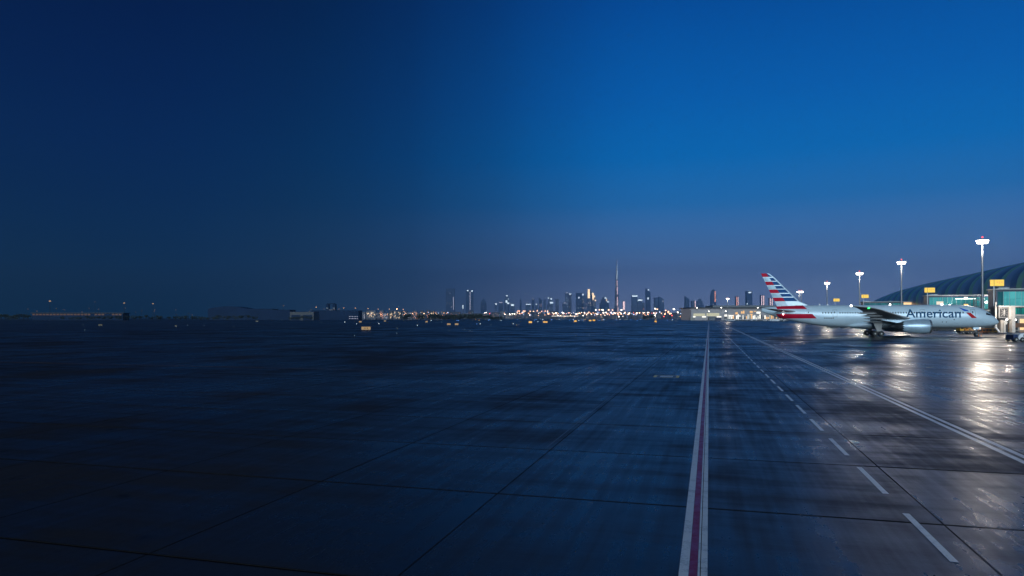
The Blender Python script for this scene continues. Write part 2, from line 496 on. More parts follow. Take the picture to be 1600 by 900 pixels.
def decal(name, quads, mat, sides=(-1,), nu=10, nv=5, off=.02):
    out = []
    for s in sides:
        mb = MB()
        for (c0, c1, c2, c3) in quads:      # (a,z) corners; c0-c1 along the bottom, c3-c2 along the top
            vs = []
            for j in range(nv + 1):
                v = j / nv
                for i in range(nu + 1):
                    u = i / nu
                    a = (c0[0] * (1 - u) + c1[0] * u) * (1 - v) + (c3[0] * (1 - u) + c2[0] * u) * v
                    z = (c0[1] * (1 - u) + c1[1] * u) * (1 - v) + (c3[1] * (1 - u) + c2[1] * u) * v
                    tt, bb, w = sec(a); z = min(z, tt - .004)
                    zc, rz = (tt + bb) / 2, (tt - bb) / 2; y = surf(a, z)
                    ny, nz = y / (w * w), (z - zc) / (rz * rz); L = math.hypot(ny, nz) or 1
                    vs.append((-a, s * (y + off * ny / L), z + off * nz / L))
            fs = [(j * (nu + 1) + i, j * (nu + 1) + i + 1, (j + 1) * (nu + 1) + i + 1, (j + 1) * (nu + 1) + i) for j in range(nv) for i in range(nu)]
            mb.add(vs, fs)
        out.append(mb.build(name, mat, plane, smooth=True))
    return out


decal('red_stripe', [((52.2, 4.62), (43.2, 4.62), (44.3, 5.82), (53.4, 5.82))], M['tailred'], (-1, 1), 26, 6)
decal('red_stripe', [((53.0, 7.15), (45.5, 7.15), (46.5, 8.12), (53.4, 8.12))], M['tailred'], (-1, 1), 26, 6)
# windscreen
decal('windscreen', [((3.5, 5.55), (2.05, 5.32), (2.1, 5.62), (3.4, 6.12))], M['glass'], (-1, 1), 8, 4)
decal('windscreen', [((1.95, 5.32), (1.5, 5.28), (1.52, 5.42), (2.0, 5.62))], M['glass'], (-1, 1), 6, 3)
# cabin windows
wm = MB(); wm.loft([[(.14 * math.cos(q), 0, .235 * math.sin(q)) for q in [2 * math.pi * i / 10 for i in range(10)]],
                    [(.14 * math.cos(q), -.02, .235 * math.sin(q)) for q in [2 * math.pi * i / 10 for i in range(10)]]])
w0 = None
alist = [9.4, 10.0, 8.8] + [10.6 + .62 * i for i in range(27)] + [28.2 + .62 * i for i in range(16)] + [39.6, 40.3, 41.0, 41.7]
for side in (-1, 1):
    for a in alist:
        tt, bb, w = sec(a); y = surf(a, 6.1)
        ln = math.atan2((6.1 - (tt + bb) / 2), y)
        if w0 is None: w0 = wm.build('cabin_window', M['glass'], plane); o = w0
        else: o = inst('cabin_window', w0.data, plane)
        o.location = (-a, side * (y + .005), 6.1); o.rotation_euler = (-ln if side < 0 else ln, 0, 0)
        if side > 0: o.rotation_euler = (ln, 0, 0)
# doors as fine outlines
for a in (6.0, 17.5, 38.2, 44.6):
    q = []; w_, z0_, z1_ = 1.05, 4.95, 6.9; e = .05
    for (a0, a1, za, zb) in ((a, a + w_, z0_, z0_ + e), (a, a + w_, z1_ - e, z1_), (a, a + e, z0_ + e, z1_ - e), (a + w_ - e, a + w_, z0_ + e, z1_ - e)):
        q.append(((a1, za), (a0, za), (a0, zb), (a1, zb)))
    decal('door_outline', q, M['dark'] if a != 44.6 else M['tailsilver'], (-1, 1), 3, 3, .012)
    decal('door_window', [((a + .75, 6.0), (a + .5, 6.0), (a + .5, 6.4), (a + .75, 6.4))], M['glass'], (-1, 1), 2, 3, .015)
for a, z, n_ in ((13.3, 3.6, .2), (12.4, 3.6, .2), (10.7, 4.2, .24), (24, 5.1, .1)):
    decal('service_port', [((a + n_, z), (a, z), (a, z + n_), (a + n_, z + n_))], M['dark'], (-1,), 2, 2, .012)
decal('small_registration', [((41.4 - .42 * i, 4.55), (41.1 - .42 * i, 4.55), (41.1 - .42 * i, 4.85), (41.4 - .42 * i, 4.85)) for i in range(6)], M['grey'], (-1,), 1, 2, .012)
# emblem
decal('emblem_blue', [((8.55, 6.5), (7.35, 6.38), (7.75, 6.75), (9.6, 7.42))], M['tailblue2'] if 'tailblue2' in M else solid('emblem_blue', (.005, .10, .55), .65, spec=.2), (-1,), 8, 6)
decal('emblem_red', [((6.9, 4.72), (5.75, 4.72), (7.1, 6.0), (8.1, 6.02))], solid('emblem_red', (.50, .003, .01), .65, spec=.2), (-1,), 8, 8)
decal('emblem_beak', [((8.1, 6.02), (7.1, 6.0), (7.6, 6.25), (8.0, 6.2))], solid('emblem_grey', (.25, .28, .35), .4), (-1,), 4, 3)
# lettering
cu = bpy.data.curves.new('lettering', 'FONT'); cu.body = 'American'; cu.size = 1; cu.offset = .014; cu.space_character = 1.02
cu.resolution_u = 6
to_ = bpy.data.objects.new('lettering', cu); C.objects.link(to_)
bpy.context.view_layer.update()
dg = bpy.context.evaluated_depsgraph_get(); tme = bpy.data.meshes.new_from_object(to_.evaluated_get(dg))
bpy.data.objects.remove(to_)
import bmesh
bm_ = bmesh.new(); bm_.from_mesh(tme)
for k_ in range(1, 9):     # cut into level strips so the letters follow the round hull
    bmesh.ops.bisect_plane(bm_, geom=bm_.verts[:] + bm_.edges[:] + bm_.faces[:], plane_co=(0, -.05 + k_ * .1, 0), plane_no=(0, 1, 0))
xs = [v.co.x for v in bm_.verts]; ys = [v.co.y for v in bm_.verts]
mx0, mx1, my1 = min(xs), max(xs), max(ys)
for v in bm_.verts:
    a = 21.9 - (v.co.x - mx0) / (mx1 - mx0) * (21.9 - 9.35)
    z = 4.86 + v.co.y / my1 * 2.15
    tt, bb, w = sec(a); zc, rz = (tt + bb) / 2, (tt - bb) / 2; y = surf(a, z)
    v.co = (-a, -(y + .028), z)
bm_.to_mesh(tme); bm_.free()
tme.materials.append(M['txtblue'])
inst('lettering', tme, plane)

# fin, laid up in rows so that each stripe is its own set of faces
fz = [7.7, 8.12, 9.08, 9.30, 10.31, 10.53, 11.35, 11.57, 12.55, 12.71, 13.53, 13.75, 14.73, 14.90, 15.77, 16.04, 17.0]
kind = ['s', 's', 's', 'R', 's', 'B', 's', 'R', 's', 'B', 's', 'R', 's', 'B', 's', 'R']


def lin(z, z0, v0, z1, v1): return v0 + (v1 - v0) * (z - z0) / (z1 - z0)


fin = MB(); rows_ = []
for z in fz:
    te = lin(z, 8.3, 53.1, 17.0, 57.1)
    le = lin(z, 9.3, 47.3, 17.0, 54.75) if z >= 9.3 else lin(z, 8.1, 44.6, 9.3, 47.3)
    if z == 17.0: le += .35
    bd = lin(z, 9.75, 51.2, 17.0, 55.7); bd = min(max(bd, le + .6), te - .4)
    th = lin(z, 8, .36, 17, .12)
    row = []
    pts = [(le, .01), (le + .42, th * .55), ((le + .42 + bd) / 2, th * .85), (bd, th), ((bd + te) / 2, th * .6), (te, .015)]
    rows_.append([(-a, -y, z) for a, y in pts] + [(-a, y, z) for a, y in reversed(pts)])
n = 12
for k, kd in enumerate(kind):
    for i in range(n):
        j = (i + 1) % n; seg_ = i if i < 5 else (10 - i if i < 11 else -1)
        fin.mi = 0
        if seg_ in (1, 2): fin.mi = 2 if kd in 'RB' else 0
        elif seg_ in (3, 4): fin.mi = 1 if kd == 'R' else (3 if kd == 'B' else 0)
        fin.add([rows_[k][i], rows_[k][j], rows_[k + 1][j], rows_[k + 1][i]], [(0, 1, 2, 3)])
fin.mi = 0; fin.add(rows_[-1], [tuple(range(12))])
fin.build('tail_fin', [M['paint'], M['tailred'], M['tailblue'], M['tailsilver']], plane)


def wing(name, stations, mat, side, parent=plane):
    rings = []
    for (lat, le, te, z, th) in stations:
        c = te - le; pts = []
        for u, v in ((0, 0), (.03, .30), (.12, .5), (.35, .6), (.65, .4), (1, .02), (.65, -.25), (.35, -.4), (.12, -.36), (.03, -.22)):
            pts.append((-(le + u * c), side * lat, z + v * th))
        rings.append(pts)
    return MB().loft(rings).build(name, mat, parent, smooth=True)


WS = [(0, 16, 30.5, 3.5, 1.5), (2.9, 17.8, 30.6, 3.75, 1.35), (6, 19.8, 30.9, 4.1, 1.05), (9.7, 22.3, 31.4, 4.55, .8), (15, 25.7, 33.0, 5.2, .6), (20, 28.9, 34.8, 5.85, .45),
      (25, 32.2, 36.8, 6.6, .32), (27.4, 34.2, 37.9, 6.98, .24), (28.9, 36.6, 38.9, 7.25, .15), (29.9, 39.0, 39.8, 7.45, .05)]
HS = [(.2, 46.5, 52.6, 6.35, .6), (1.2, 47.6, 53.0, 6.45, .5), (5, 51, 54.9, 6.8, .32), (9, 54.6, 56.8, 7.12, .16), (9.9, 56.0, 57.3, 7.2, .05)]
for s in (-1, 1):
    wing('wing', WS, M['wingm'], s)
    wing('tailplane', HS, M['wingm'], s)
    # flap track fairings
    for lat, a0, a1, z in ((6.5, 27.5, 32.6, 3.75), (12.5, 28.5, 33.8, 4.55), (17.5, 30.5, 35.2, 5.25), (22, 32.6, 36.8, 5.85)):
        rr = []
        for u, r_ in ((0, .03), (.15, .2), (.45, .3), (.75, .22), (1, .03)):
            rr.append([(-(a0 + (a1 - a0) * u), s * lat + r_ * .6 * math.cos(q), z + r_ * math.sin(q)) for q in [2 * math.pi * i / 8 for i in range(8)]])
        MB().loft(rr).build('flap_fairing', M['wingm'], plane, smooth=True)
    # engine
    ey, ez = s * 9.7, 2.62
    prof = [(19.6, 1.36), (18.6, 1.40), (18.1, 1.50), (18.0, 1.58), (18.15, 1.68), (18.7, 1.76), (19.8, 1.82), (21.2, 1.80), (22.6, 1.70), (23.6, 1.56), (24.1, 1.47)]
    NN = 32
    rr = [[(-a, ey + r_ * math.cos(2 * math.pi * i / NN), ez + r_ * math.sin(2 * math.pi * i / NN)) for i in range(NN)] for a, r_ in prof]
    rr.append([(-(24.1 + (.45 if i % 2 else .02)), ey + (1.40 if i % 2 else 1.46) * math.cos(2 * math.pi * i / NN), ez + (1.40 if i % 2 else 1.46) * math.sin(2 * math.pi * i / NN)) for i in range(NN)])
    nac = MB().loft(rr, cap=False).build('engine_nacelle', M['nac'], plane, smooth=True)
    MB().loft([[(-a, ey + r_ * math.cos(2 * math.pi * i / 24), ez + r_ * math.sin(2 * math.pi * i / 24)) for i in range(24)]
               for a, r_ in ((18.6, 1.405), (18.08, 1.515), (17.97, 1.585), (18.12, 1.69), (18.5, 1.742))], cap=False).build('inlet_lip', M['bare'], nac, smooth=True)
    fb = MB()
    for i in range(18):
        q = 2 * math.pi * i / 18; q2 = q + .22
        fb.add([(-19.4, ey + .35 * math.cos(q), ez + .35 * math.sin(q)), (-19.6, ey + .35 * math.cos(q2), ez + .35 * math.sin(q2)),
                (-19.7, ey + 1.33 * math.cos(q2 + .1), ez + 1.33 * math.sin(q2 + .1)), (-19.35, ey + 1.33 * math.cos(q), ez + 1.33 * math.sin(q))], [(0, 1, 2, 3)])
    fb.tube((-20, ey, ez), (-20.1, ey, ez), 1.36, n=24); fb.tube((-20, ey, ez), (-18.9, ey, ez), .36, .05, 12)
    stuff(fb.build('fan_blades', M['dark'], nac))
    MB().loft([[(-a, ey + r_ * math.cos(2 * math.pi * i / 20), ez + r_ * math.sin(2 * math.pi * i / 20)) for i in range(20)]
               for a, r_ in ((22.6, 1.3), (24.2, 1.12), (25.6, .82), (25.62, .6), (26.6, .42), (27.5, .08))]).build('core_nozzle', M['dark'], nac, smooth=True)
    pb = MB(); pb.loft([[(-19.6, ey - .06, 4.25), (-19.6, ey + .06, 4.25), (-19.8, ey + .06, 4.42), (-19.8, ey - .06, 4.42)],
                        [(-22.5, ey - .22, 4.1), (-22.5, ey + .22, 4.1), (-22.5, ey + .22, 4.95), (-22.5, ey - .22, 4.95)],
                        [(-25.5, ey - .22, 3.5), (-25.5, ey + .22, 3.5), (-25.5, ey + .22, 4.75), (-25.5, ey - .22, 4.75)],
                        [(-29.5, ey - .05, 4.3), (-29.5, ey + .05, 4.3), (-29.5, ey + .05, 4.5), (-29.5, ey - .05, 4.5)]])
    pb.build('pylon', M['nac'], plane)
    # main gear
    gb = MB(); gx_ = -28.9; gy_ = s * 4.9
    gb.tube((gx_, gy_ - s * .3, 4.4), (gx_, gy_, .75), .19); gb.tube((gx_, gy_, .75), (gx_ - 1.0, gy_ - s * 1.3, 3.4), .09)
    gb.tube((gx_, gy_, .8), (gx_ + 1.4, gy_ - s * .4, 3.2), .08)
    gb.tube((gx_ - .85, gy_, .7), (gx_ + .85, gy_, .7), .14)
    for dx in (-.73, .73): gb.tube((gx_ + dx, gy_ - .75, .68), (gx_ + dx, gy_ + .75, .68), .09)
    gear = gb.build('main_gear', M['grey'], plane)
    for dx in (-.73, .73):
        for dy in (-.62, .62):
            cx_, cy_ = gx_ + dx, gy_ + dy
            rr = [[(cx_ + r_ * math.cos(q), cy_ + w_, .68 + r_ * math.sin(q)) for q in [2 * math.pi * i / 20 for i in range(20)]]
                  for w_, r_ in ((-.24, .34), (-.25, .58), (-.17, .68), (.17, .68), (.25, .58), (.24, .34))]
            MB().loft(rr).build('wheel', M['tyre'], gear, smooth=False)
            MB().tube((cx_, cy_ - .26, .68), (cx_, cy_ + .26, .68), .2, n=12).build('hub', M['lightgrey'], gear)
    db = MB(); y_ = gy_ + s * .35
    db.add([(gx_ - .2, y_, 1.35), (gx_ + .75, y_ , 1.2), (gx_ + 1.0, y_, 3.7), (gx_ - 1.2, y_, 3.7), (gx_ - .2, y_ + .06, 1.35), (gx_ + .75, y_ + .06, 1.2), (gx_ + 1.0, y_ + .06, 3.7), (gx_ - 1.2, y_ + .06, 3.7)],
           [(0, 3, 2, 1), (4, 5, 6, 7), (0, 1, 5, 4), (1, 2, 6, 5), (2, 3, 7, 6), (3, 0, 4, 7)])
    db.build('gear_door', M['lightgrey'], plane)
# nose gear
gb = MB(); gb.tube((-5.0, 0, 2.6), (-5.0, 0, .55), .13); gb.tube((-5.0, 0, 1.0), (-6.2, 0, 2.5), .07); gb.tube((-5, -.5, .52), (-5, .5, .52), .08)
gb.cbox(-4.75, 0, 1.7, .25, .3, .25)
ngear = gb.build('nose_gear', M['grey'], plane)
for dy in (-.38, .38):
    rr = [[(-5.0 + r_ * math.cos(q), dy + w_, .52 + r_ * math.sin(q)) for q in [2 * math.pi * i / 20 for i in range(20)]]
          for w_, r_ in ((-.18, .26), (-.19, .44), (-.13, .52), (.13, .52), (.19, .44), (.18, .26))]
    MB().loft(rr).build('wheel', M['tyre'], ngear)
    MB().tube((-5, dy - .2, .52), (-5, dy + .2, .52), .2, n=12).build('hub', M['grey'], ngear)
for dy in (-.55, .55):
    MB().box(-5.9, -4.5, dy - .03, dy + .03, 1.85, 2.42).build('nose_gear_door', M['paint'], plane)
# lights and antennas
MB().sphere((-39.6, -29.85, 7.5), .24).build('wingtip_light', M['whitelamp'], plane)
MB().sphere((-35.6, -28.0, 7.05), .19).build('navigation_light', M['greenlamp'], plane)
MB().sphere((-12.9, -.3, 8.22), .24).build('beacon', M['whitelamp'], plane)
MB().sphere((-25, -.3, 8.25), .2).build('beacon', M['whitelamp'], plane)
MB().sphere((-51.5, -1.72, 5.7), .14).build('tail_light', M['whitelamp'], plane)
for a in (39.8, 41.8):
    MB().loft([[(-a, -.04, 8.1), (-a, .04, 8.1), (-a - .5, .04, 8.1), (-a - .5, -.04, 8.1)], [(-a - .3, -.02, 8.55), (-a - .3, .02, 8.55), (-a - .5, .02, 8.55), (-a - .5, -.02, 8.55)]]).build('antenna', M['whiteb'], plane)

# ------------------------------------------------------------------ floodlight masts
def mast(px, py, D, power, label, twin=False, simple=False, group='floodlight masts along the apron'):
    h = HZ(py, D); base = P(px, D)
    t = thing('floodlight_mast', label, 'light mast', base, 0, group)
    m = MB()
    rr = [[(r_ * math.cos(2 * math.pi * i / 12), r_ * math.sin(2 * math.pi * i / 12), z) for i in range(12)] for z, r_ in ((0, .48), (.3, .48), (.3, .42), (h * .5, .33), (h, .2))]
    m.loft(rr).build('pole', M['steel'], t)
    m = MB(); m.tube((0, 0, h - .25), (0, 0, h - .05), 1.35, n=16); m.tube((0, 0, h - .1), (0, 0, h + 1.2), .1, n=6)
    head = m.build('head_frame', M['dark'], t)
    lm = None
    for i in range(10):
        q = 2 * math.pi * i / 10 + .2
        b = MB(); b.loft([[(-.1, -.36, -.3), (-.1, .36, -.3), (-.1, .36, .3), (-.1, -.36, .3)], [(.3, -.5, -.5), (.3, .5, -.5), (.3, .5, .5), (.3, -.5, .5)]])
        if lm is None: o = b.build('floodlight', M['lamp'], head); lm = o.data
        else: o = inst('floodlight', lm, head)
        o.location = (1.3 * math.cos(q), 1.3 * math.sin(q), h); o.rotation_euler = (0, R(18), q)
    MB().sphere((0, 0, h + 1.45), .3).build('warning_light', M['redlamp'], t)
    if power:
        L = bpy.data.lights.new('floodlight_glow', 'POINT'); L.energy = power * .95; L.color = (1, .86, .68); L.shadow_soft_size = 1.1
        lo = bpy.data.objects.new('floodlight_glow', L); C.objects.link(lo); lo.parent = t; lo.location = (0, 0, h - 2.6)
    return t


mast(1535, 377.5, 231, 22000, 'tallest looking floodlight mast, standing behind the nose of the jet')
mast(1408.5, 410.5, 319, 20000, 'floodlight mast rising behind the middle of the American lettering')
mast(1343, 427.5, 396, 17000, 'floodlight mast rising behind the jet fuselage near the wingtip')
mast(1292.3, 442.5, 504, 14000, 'floodlight mast rising behind the rear cabin windows of the jet')
mast(1248.5, 456, 640, 11000, 'left of two close floodlight masts beside the striped tail fin')
mast(1252, 456, 662, 0, 'right of two close floodlight masts beside the striped tail fin')
mast(1137, 467, 927, 12000, 'floodlight mast in front of the far terminal hall, left of the tail')

# ------------------------------------------------------------------ terminal on the right
def glassmat(name, lo, hi, em, sc):
    t = NT(name); o = t.pos()
    a = t.noise(o, sc, 3, .5, (1, 1, .6)); b = t.noise(o, .9, 2, .5, (3, 3, .15))
    k = t.math('ADD', t.math('MULTIPLY', a, .6), t.math('MULTIPLY', b, .4))
    info = t.n.new('ShaderNodeObjectInfo')
    k = t.math('ADD', k, t.math('MULTIPLY', t.math('SUBTRACT', info.outputs['Random'], .5), .22))
    c = t.ramp(k, [(.35, lo), (.65, hi)])
    t.b.inputs['Base Color'].default_value = (.01, .04, .045, 1); t.b.inputs['Roughness'].default_value = .08
    t.to(c, 'Emission Color'); t.b.inputs['Emission Strength'].default_value = em
    return t.mat


M['teal'] = glassmat('teal_lit_glass', (.0, .045, .065), (.015, .19, .21), 1.0, .12)
M['teal2'] = glassmat('bright_teal_glass', (.015, .14, .18), (.08, .42, .44), 1.0, .15)
M['greenglass'] = glassmat('green_corridor_glass', (.0, .07, .07), (.01, .38, .28), 1.0, .3)
M['roofblue'] = solid('blue_roof_metal', (.13, .19, .28), .36, .4, scale=.05)
M['roofdeep'] = solid('deep_blue_roof_metal', (.03, .05, .12), .36, .3, scale=.05)
M['roofgreen'] = solid('green_roof_metal', (.16, .36, .17), .4, .3, scale=.05)
M['hallwhite'] = emis('lit_hall_white', (1.0, .93, .82), 1.6)
M['hallwarm'] = emis('lit_hall_warm', (1.0, .62, .30), 1.3)
M['hallsoft'] = emis('soft_lit_hall', (1.0, .85, .66), .9)
M['tube'] = emis('white_tube_light', (.85, 1.0, .95), 3.5)

conc = thing('terminal_concourse', 'long concourse under a huge curved shell roof with blue and green bands', 'building', (190, 250, 0))


def concx(name, mb, mat, **k):
    o = mb.build(name, mat, conc, **k); o.location = (-190, -250, 0); return o


def ridge(s): # height, half width of the shell
    pts = [(250, 41, 42), (380, 40.5, 42), (430, 39.5, 42), (560, 37, 41), (650, 35.5, 40), (735, 32.8, 38), (800, 29, 34), (850, 25, 28), (885, 20, 19), (905, 12, 6)]
    for i in range(len(pts) - 1):
        if s <= pts[i + 1][0]:
            u = (s - pts[i][0]) / (pts[i + 1][0] - pts[i][0]); return [pts[i][k] + (pts[i + 1][k] - pts[i][k]) * u for k in (1, 2)]
    return pts[-1][1:]


s_ = 250.0; k = 0; mats = ['roofblue', 'roofgreen', 'roofdeep', 'roofblue', 'roofgreen', 'roofdeep']
while s_ < 903:
    w_ = 8.5 if k % 3 != 1 else 6.5
    s2 = min(905, s_ + w_); rr = []
    NS = 4
    for q in range(NS + 1):
        ss = s_ + (s2 - s_) * q / NS; h_, hw = ridge(ss); ring = []
        lift = -.5 if q in (0, NS) else 0
        for i in range(25):
            a = math.pi * i / 24; cx_ = 192
            sw = (-28 * math.sin(a)) * (1 if ss > 285 else (ss - 250) / 35)     # the bands sweep along the shell
            sw *= 1 if ss < 860 else max(0, (905 - ss) / 45)
            ring.append((cx_ - hw * math.cos(a) * (1 if True else 1), ss - sw - 20, 12 + (h_ - 12 + lift) * math.sin(a) ** .8))
        rr.append(ring)
    concx('roof_band', MB().loft(rr, close=False, cap=False), M[mats[k % 6]], smooth=True)
    s_ = s2; k += 1
wb = MB(); wb.box(154, 230, 250, 850, 0, 12.2); concx('wall', wb, M['grey'])
for i in range(44):
    y_ = 252 + i * 13.5
    concx('facade_pane', MB().box(153.75, 153.98, y_, y_ + 12.6, 5, 11.6), M['teal'])


# gatehouses that stand forward of the concourse, with glass fronts toward the camera
def gatehouse(corner_px, lat, px_wall, ztop, x_end, label, lit, sign_px, sign_py, panes, bright=None):
    s0 = SL(corner_px, lat); D1 = lat * F / (CT * (px_wall - 1108)); s1 = SL(px_wall, lat)
    t = thing('gatehouse', label, 'building', (lat, s0, 0), 0, 'glass gatehouses along the concourse')
    W = x_end - lat; L = s1 - s0
    zg0, zg1 = 9.7, ztop - .9
    MB().box(0, .6, -.15, L, zg0 - 1.2, ztop - .15).build('side_wall', M['navy'], t)
    MB().box(-.6, W + .4, -1.2, L + .4, ztop - .12, ztop + .35).build('roof_slab', M['lightgrey'], t)
    MB().box(.6, W, .4, L, zg0 - .8, ztop - .13).build('inner_wall', M['dark'], t)
    MB().box(-.2, W, -.6, L, zg0 - 1.3, zg0 - .82).build('floor_slab', M['grey'], t)
    pw = (W - .6) / panes
    for i in range(panes):
        x0 = .6 + i * pw
        mt = M['teal2'] if (bright and bright[0] <= i < bright[1]) else M['teal']
        for r_ in range(2):
            za = zg0 + (zg1 - zg0) * r_ / 2; zb = zg0 + (zg1 - zg0) * (r_ + 1) / 2
            MB().box(x0 + .05, x0 + pw - .05, .1, .22, za + .04, zb - .04).build('pane', mt, t)
        MB().box(x0 - .05, x0 + .049, 0, .35, zg0 - .8, zg1 + .5).build('mullion', M['steel'], t)
    MB().box(.6, W, -.05, .3, zg1 + .02, ztop - .13).build('fascia', M['navy'], t)
    for i in range(max(2, int(W / 9))):
        MB().box(2 + i * 9, 2.8 + i * 9, 1, 1.8, 0, zg0 - 1.32).build('column', M['beige'], t)
    MB().box(4, W, L - .5, L - .1, 0, zg0 - 1.32).build('lower_wall', M['grey'], t)
    rb = MB()
    for i in range(5): rb.tube((1 + i * 1.1, 1.5, ztop + .35), (1 + i * 1.1, 1.5, ztop + 1.3 + .3 * (i % 2)), .06, n=5)
    rb.box(1.2, 5.2, 1.2, 1.8, ztop + .35, ztop + .8)
    stuff(rb.build('rooftop_railing', M['steel'], t))
    # yellow gate sign
    D = (s0 - 2) * CT if False else None
    if sign_px:
        Dn = None
        # sign stands a little in front of the wall
        Ds = lat * F / (CT * (corner_px - 1108)) - 2
        c = P(sign_px, Ds); zc = HZ(sign_py, Ds)
        g_ = thing('gate_sign', 'yellow lit gate sign above ' + label.split(',')[0], 'sign', (c.x, c.y, 0), TH * 0, 'yellow lit gate signs')
        sc = 5.3
        MB().box(-sc / 2, sc / 2, -.25, .25, zc - sc * .27, zc + sc * .27).build('sign_box', M['dark'], g_)
        MB().box(-sc / 2 + .08, -sc * .22, -.3, -.26, zc - sc * .25, zc + sc * .25).build('sign_face', M['yelsign'], g_)
        MB().box(-sc * .19, sc / 2 - .08, -.3, -.26, zc - sc * .25, zc + sc * .25).build('sign_face', M['yelsign'], g_)
        mk = MB()
        for (a, b_, w2, h2) in ((.02, .05, .5, .6), (.17, .02, .35, .9), (.32, .05, .5, .5), (.05, -.12, .8, .12), (.25, -.14, .9, .12)):
            mk.box(a * sc - w2 / 2, a * sc + w2 / 2, -.33, -.31, zc + b_ * sc - h2 / 2, zc + b_ * sc + h2 / 2)
        mk.build('sign_mark', M['yelsign2'], g_)
        MB().box(-sc * .205 - .18, -sc * .205 + .18, -.12, .12, 0, zc - sc * .27).build('post', M['steel'], g_)
        L_ = None
    return t


gA = gatehouse(1556, 118, 1544, 16.9, 168, 'large glass gatehouse at the right edge of the frame, navy side wall', 1, 1557.5, 442, 22, (1, 8))
gB = gatehouse(1450, 118, 1443, 17.2, 168, 'glass gatehouse behind the cockpit of the jet, navy side wall', 1, 1452.5, 453.3, 22, (0, 5))
gC = gatehouse(1349, 118, 1345, 17.4, 168, 'far glass gatehouse behind the wingtip of the jet', 1, 1351.5, 463, 12)
gD = gatehouse(1305, 112, 1303, 15.5, 160, 'farthest gatehouse mostly hidden behind the rear fuselage', 1, 1307, 468.8, 10)
# extra lit bits of gatehouse B and the link to the right of it
sB_ = SL(1450, 118)


def onB(px, py, y=sB_ - .3):     # point on the plane y = const
    X_ = (px - 1108) / F  # solve lat for this column
    lat = y / (F / ((px - 1108) * 1.0) / 1.0 * 1.0 if False else 1)
    r_ = (px - 1108) * CT / F            # lat = r_ * D, y = D/CT + lat*tan
    D = y / (1 / CT + r_ * ST / CT); return r_ * D, HZ(py, D)


def boxB(name, px0, px1, py0, py1, mat, parent, dy=.3, y=sB_ - .5, base=None):
    x0, z0 = onB(px0, py1, y); x1, z1 = onB(px1, py0, y)
    o = MB().box(x0, x1, y, y + dy, z0, z1).build(name, mat, parent)
    o.location = (-parent.location.x, -parent.location.y, 0); return o


boxB('tube_light', 1493, 1525, 466.2, 467.4, M['tube'], gB)
boxB('lit_room', 1463.5, 1474, 471, 476, M['hallsoft'], gB)
boxB('lit_room', 1506.5, 1512, 464, 468, M['hallwhite'], gB, y=sB_ - 1.0)
boxB('lit_room', 1412, 1426, 472.5, 476, M['hallwarm'], gC, y=SL(1349, 118) - .6)
boxB('lit_room', 1430, 1443, 473, 475.5, M['hallwhite'], gC, y=SL(1349, 118) - .6)
for k_, (tx, ty, tz, pw_) in enumerate(((30, -4, 13.5, 5200), (12, -4, 12, 3000))):
    L = bpy.data.lights.new('gatehouse_lamp', 'POINT'); L.energy = pw_; L.color = (1, .93, .8); L.shadow_soft_size = .5
    lo = bpy.data.objects.new('gatehouse_lamp', L); C.objects.link(lo); lo.parent = gB; lo.location = (tx, ty, tz)
# service tower between gatehouses
tw = thing('service_tower', 'grey lattice service tower between the two nearest gatehouses', 'tower', (P(1529, 330).x, P(1529, 330).y, 0))
for i in range(4):
    MB().box(-1.6, 1.6, -1.6, 1.6, 4 + i * 3, 4.35 + i * 3).build('deck', M['steel'], tw)
for dx in (-1.5, 1.5):
    for dy in (-1.5, 1.5):
        MB().box(dx - .15, dx + .15, dy - .15, dy + .15, 0, 15).build('leg', M['grey'], tw)
MB().box(-1.3, 1.3, -1.3, 1.3, .1, 9.5).build('core_panel', M['grey'], tw)
MB().box(.6, 1.2, -1.75, -1.65, 12.2, 12.7).build('lamp', M['hallwhite'], tw)

# passenger bridge at the right edge
DJ = 205.0
jb0 = P(1568, DJ)
jet = thing('jet_bridge', 'grey passenger boarding bridge with green glass corridor at the right edge', 'jet bridge', (jb0.x, jb0.y, 0), TH)
u = DJ / F      # metres per pixel there


def jx(px): return (px - 1568) * u
def jz(py): return HZ(py, DJ)


def jbox(name, px0, px1, py0, py1, mat, y0=0.0, y1=3.4, parent=jet, bevel=0):
    return MB().box(jx(px0), jx(px1), y0, y1, max(0, jz(py1)), jz(py0)).build(name, mat, parent, bevel=bevel)


jbox('cabin', 1560.5, 1575.5, 480.5, 497, M['grey'], 0, 3.6, bevel=.05)
bel = jbox('bellows', 1562.5, 1573.8, 482.5, 495, M['dark'], -.25, -.02)
for i, (a, b) in enumerate((((1563, 483), (1573, 494)), ((1573, 483), (1563, 494)), ((1563, 488.5), (1573, 488.5)), ((1568, 483), (1568, 494)))):
    MB().tube((jx(a[0]), -.3, jz(a[1])), (jx(b[0]), -.3, jz(b[1])), .09, n=5).build('brace', M['steel'], bel)
jbox('frame_post', 1575.8, 1579.5, 479, 499, M['lightgrey'], -.35, 3.8)
jbox('frame_post', 1580, 1585, 478.5, 519.5, M['lightgrey'], -.4, .8)
jbox('frame_post', 1557, 1559.3, 472, 511, M['lightgrey'], .5, 1.0)
jbox('roof_beam', 1559, 1640, 477.8, 480, M['lightgrey'], -.45, 4.2)
jbox('corridor_floor', 1585.2, 1640, 491.5, 493.2, M['lightgrey'], -.2, 3.4)
jbox('corridor_wall', 1585.2, 1640, 480.1, 491.4, M['dark'], .4, 3.2)
for i in range(13):
    jbox('corridor_pane', 1585.6 + i * 4.2, 1589.5 + i * 4.2, 481.5, 491, M['greenglass'], .1, .25)
jbox('under_beam', 1563, 1592, 496.8, 499.5, M['dark'], .6, 2.6)
jbox('leg', 1566.5, 1571, 499.6, 520, M['beige'], .8, 2.2)
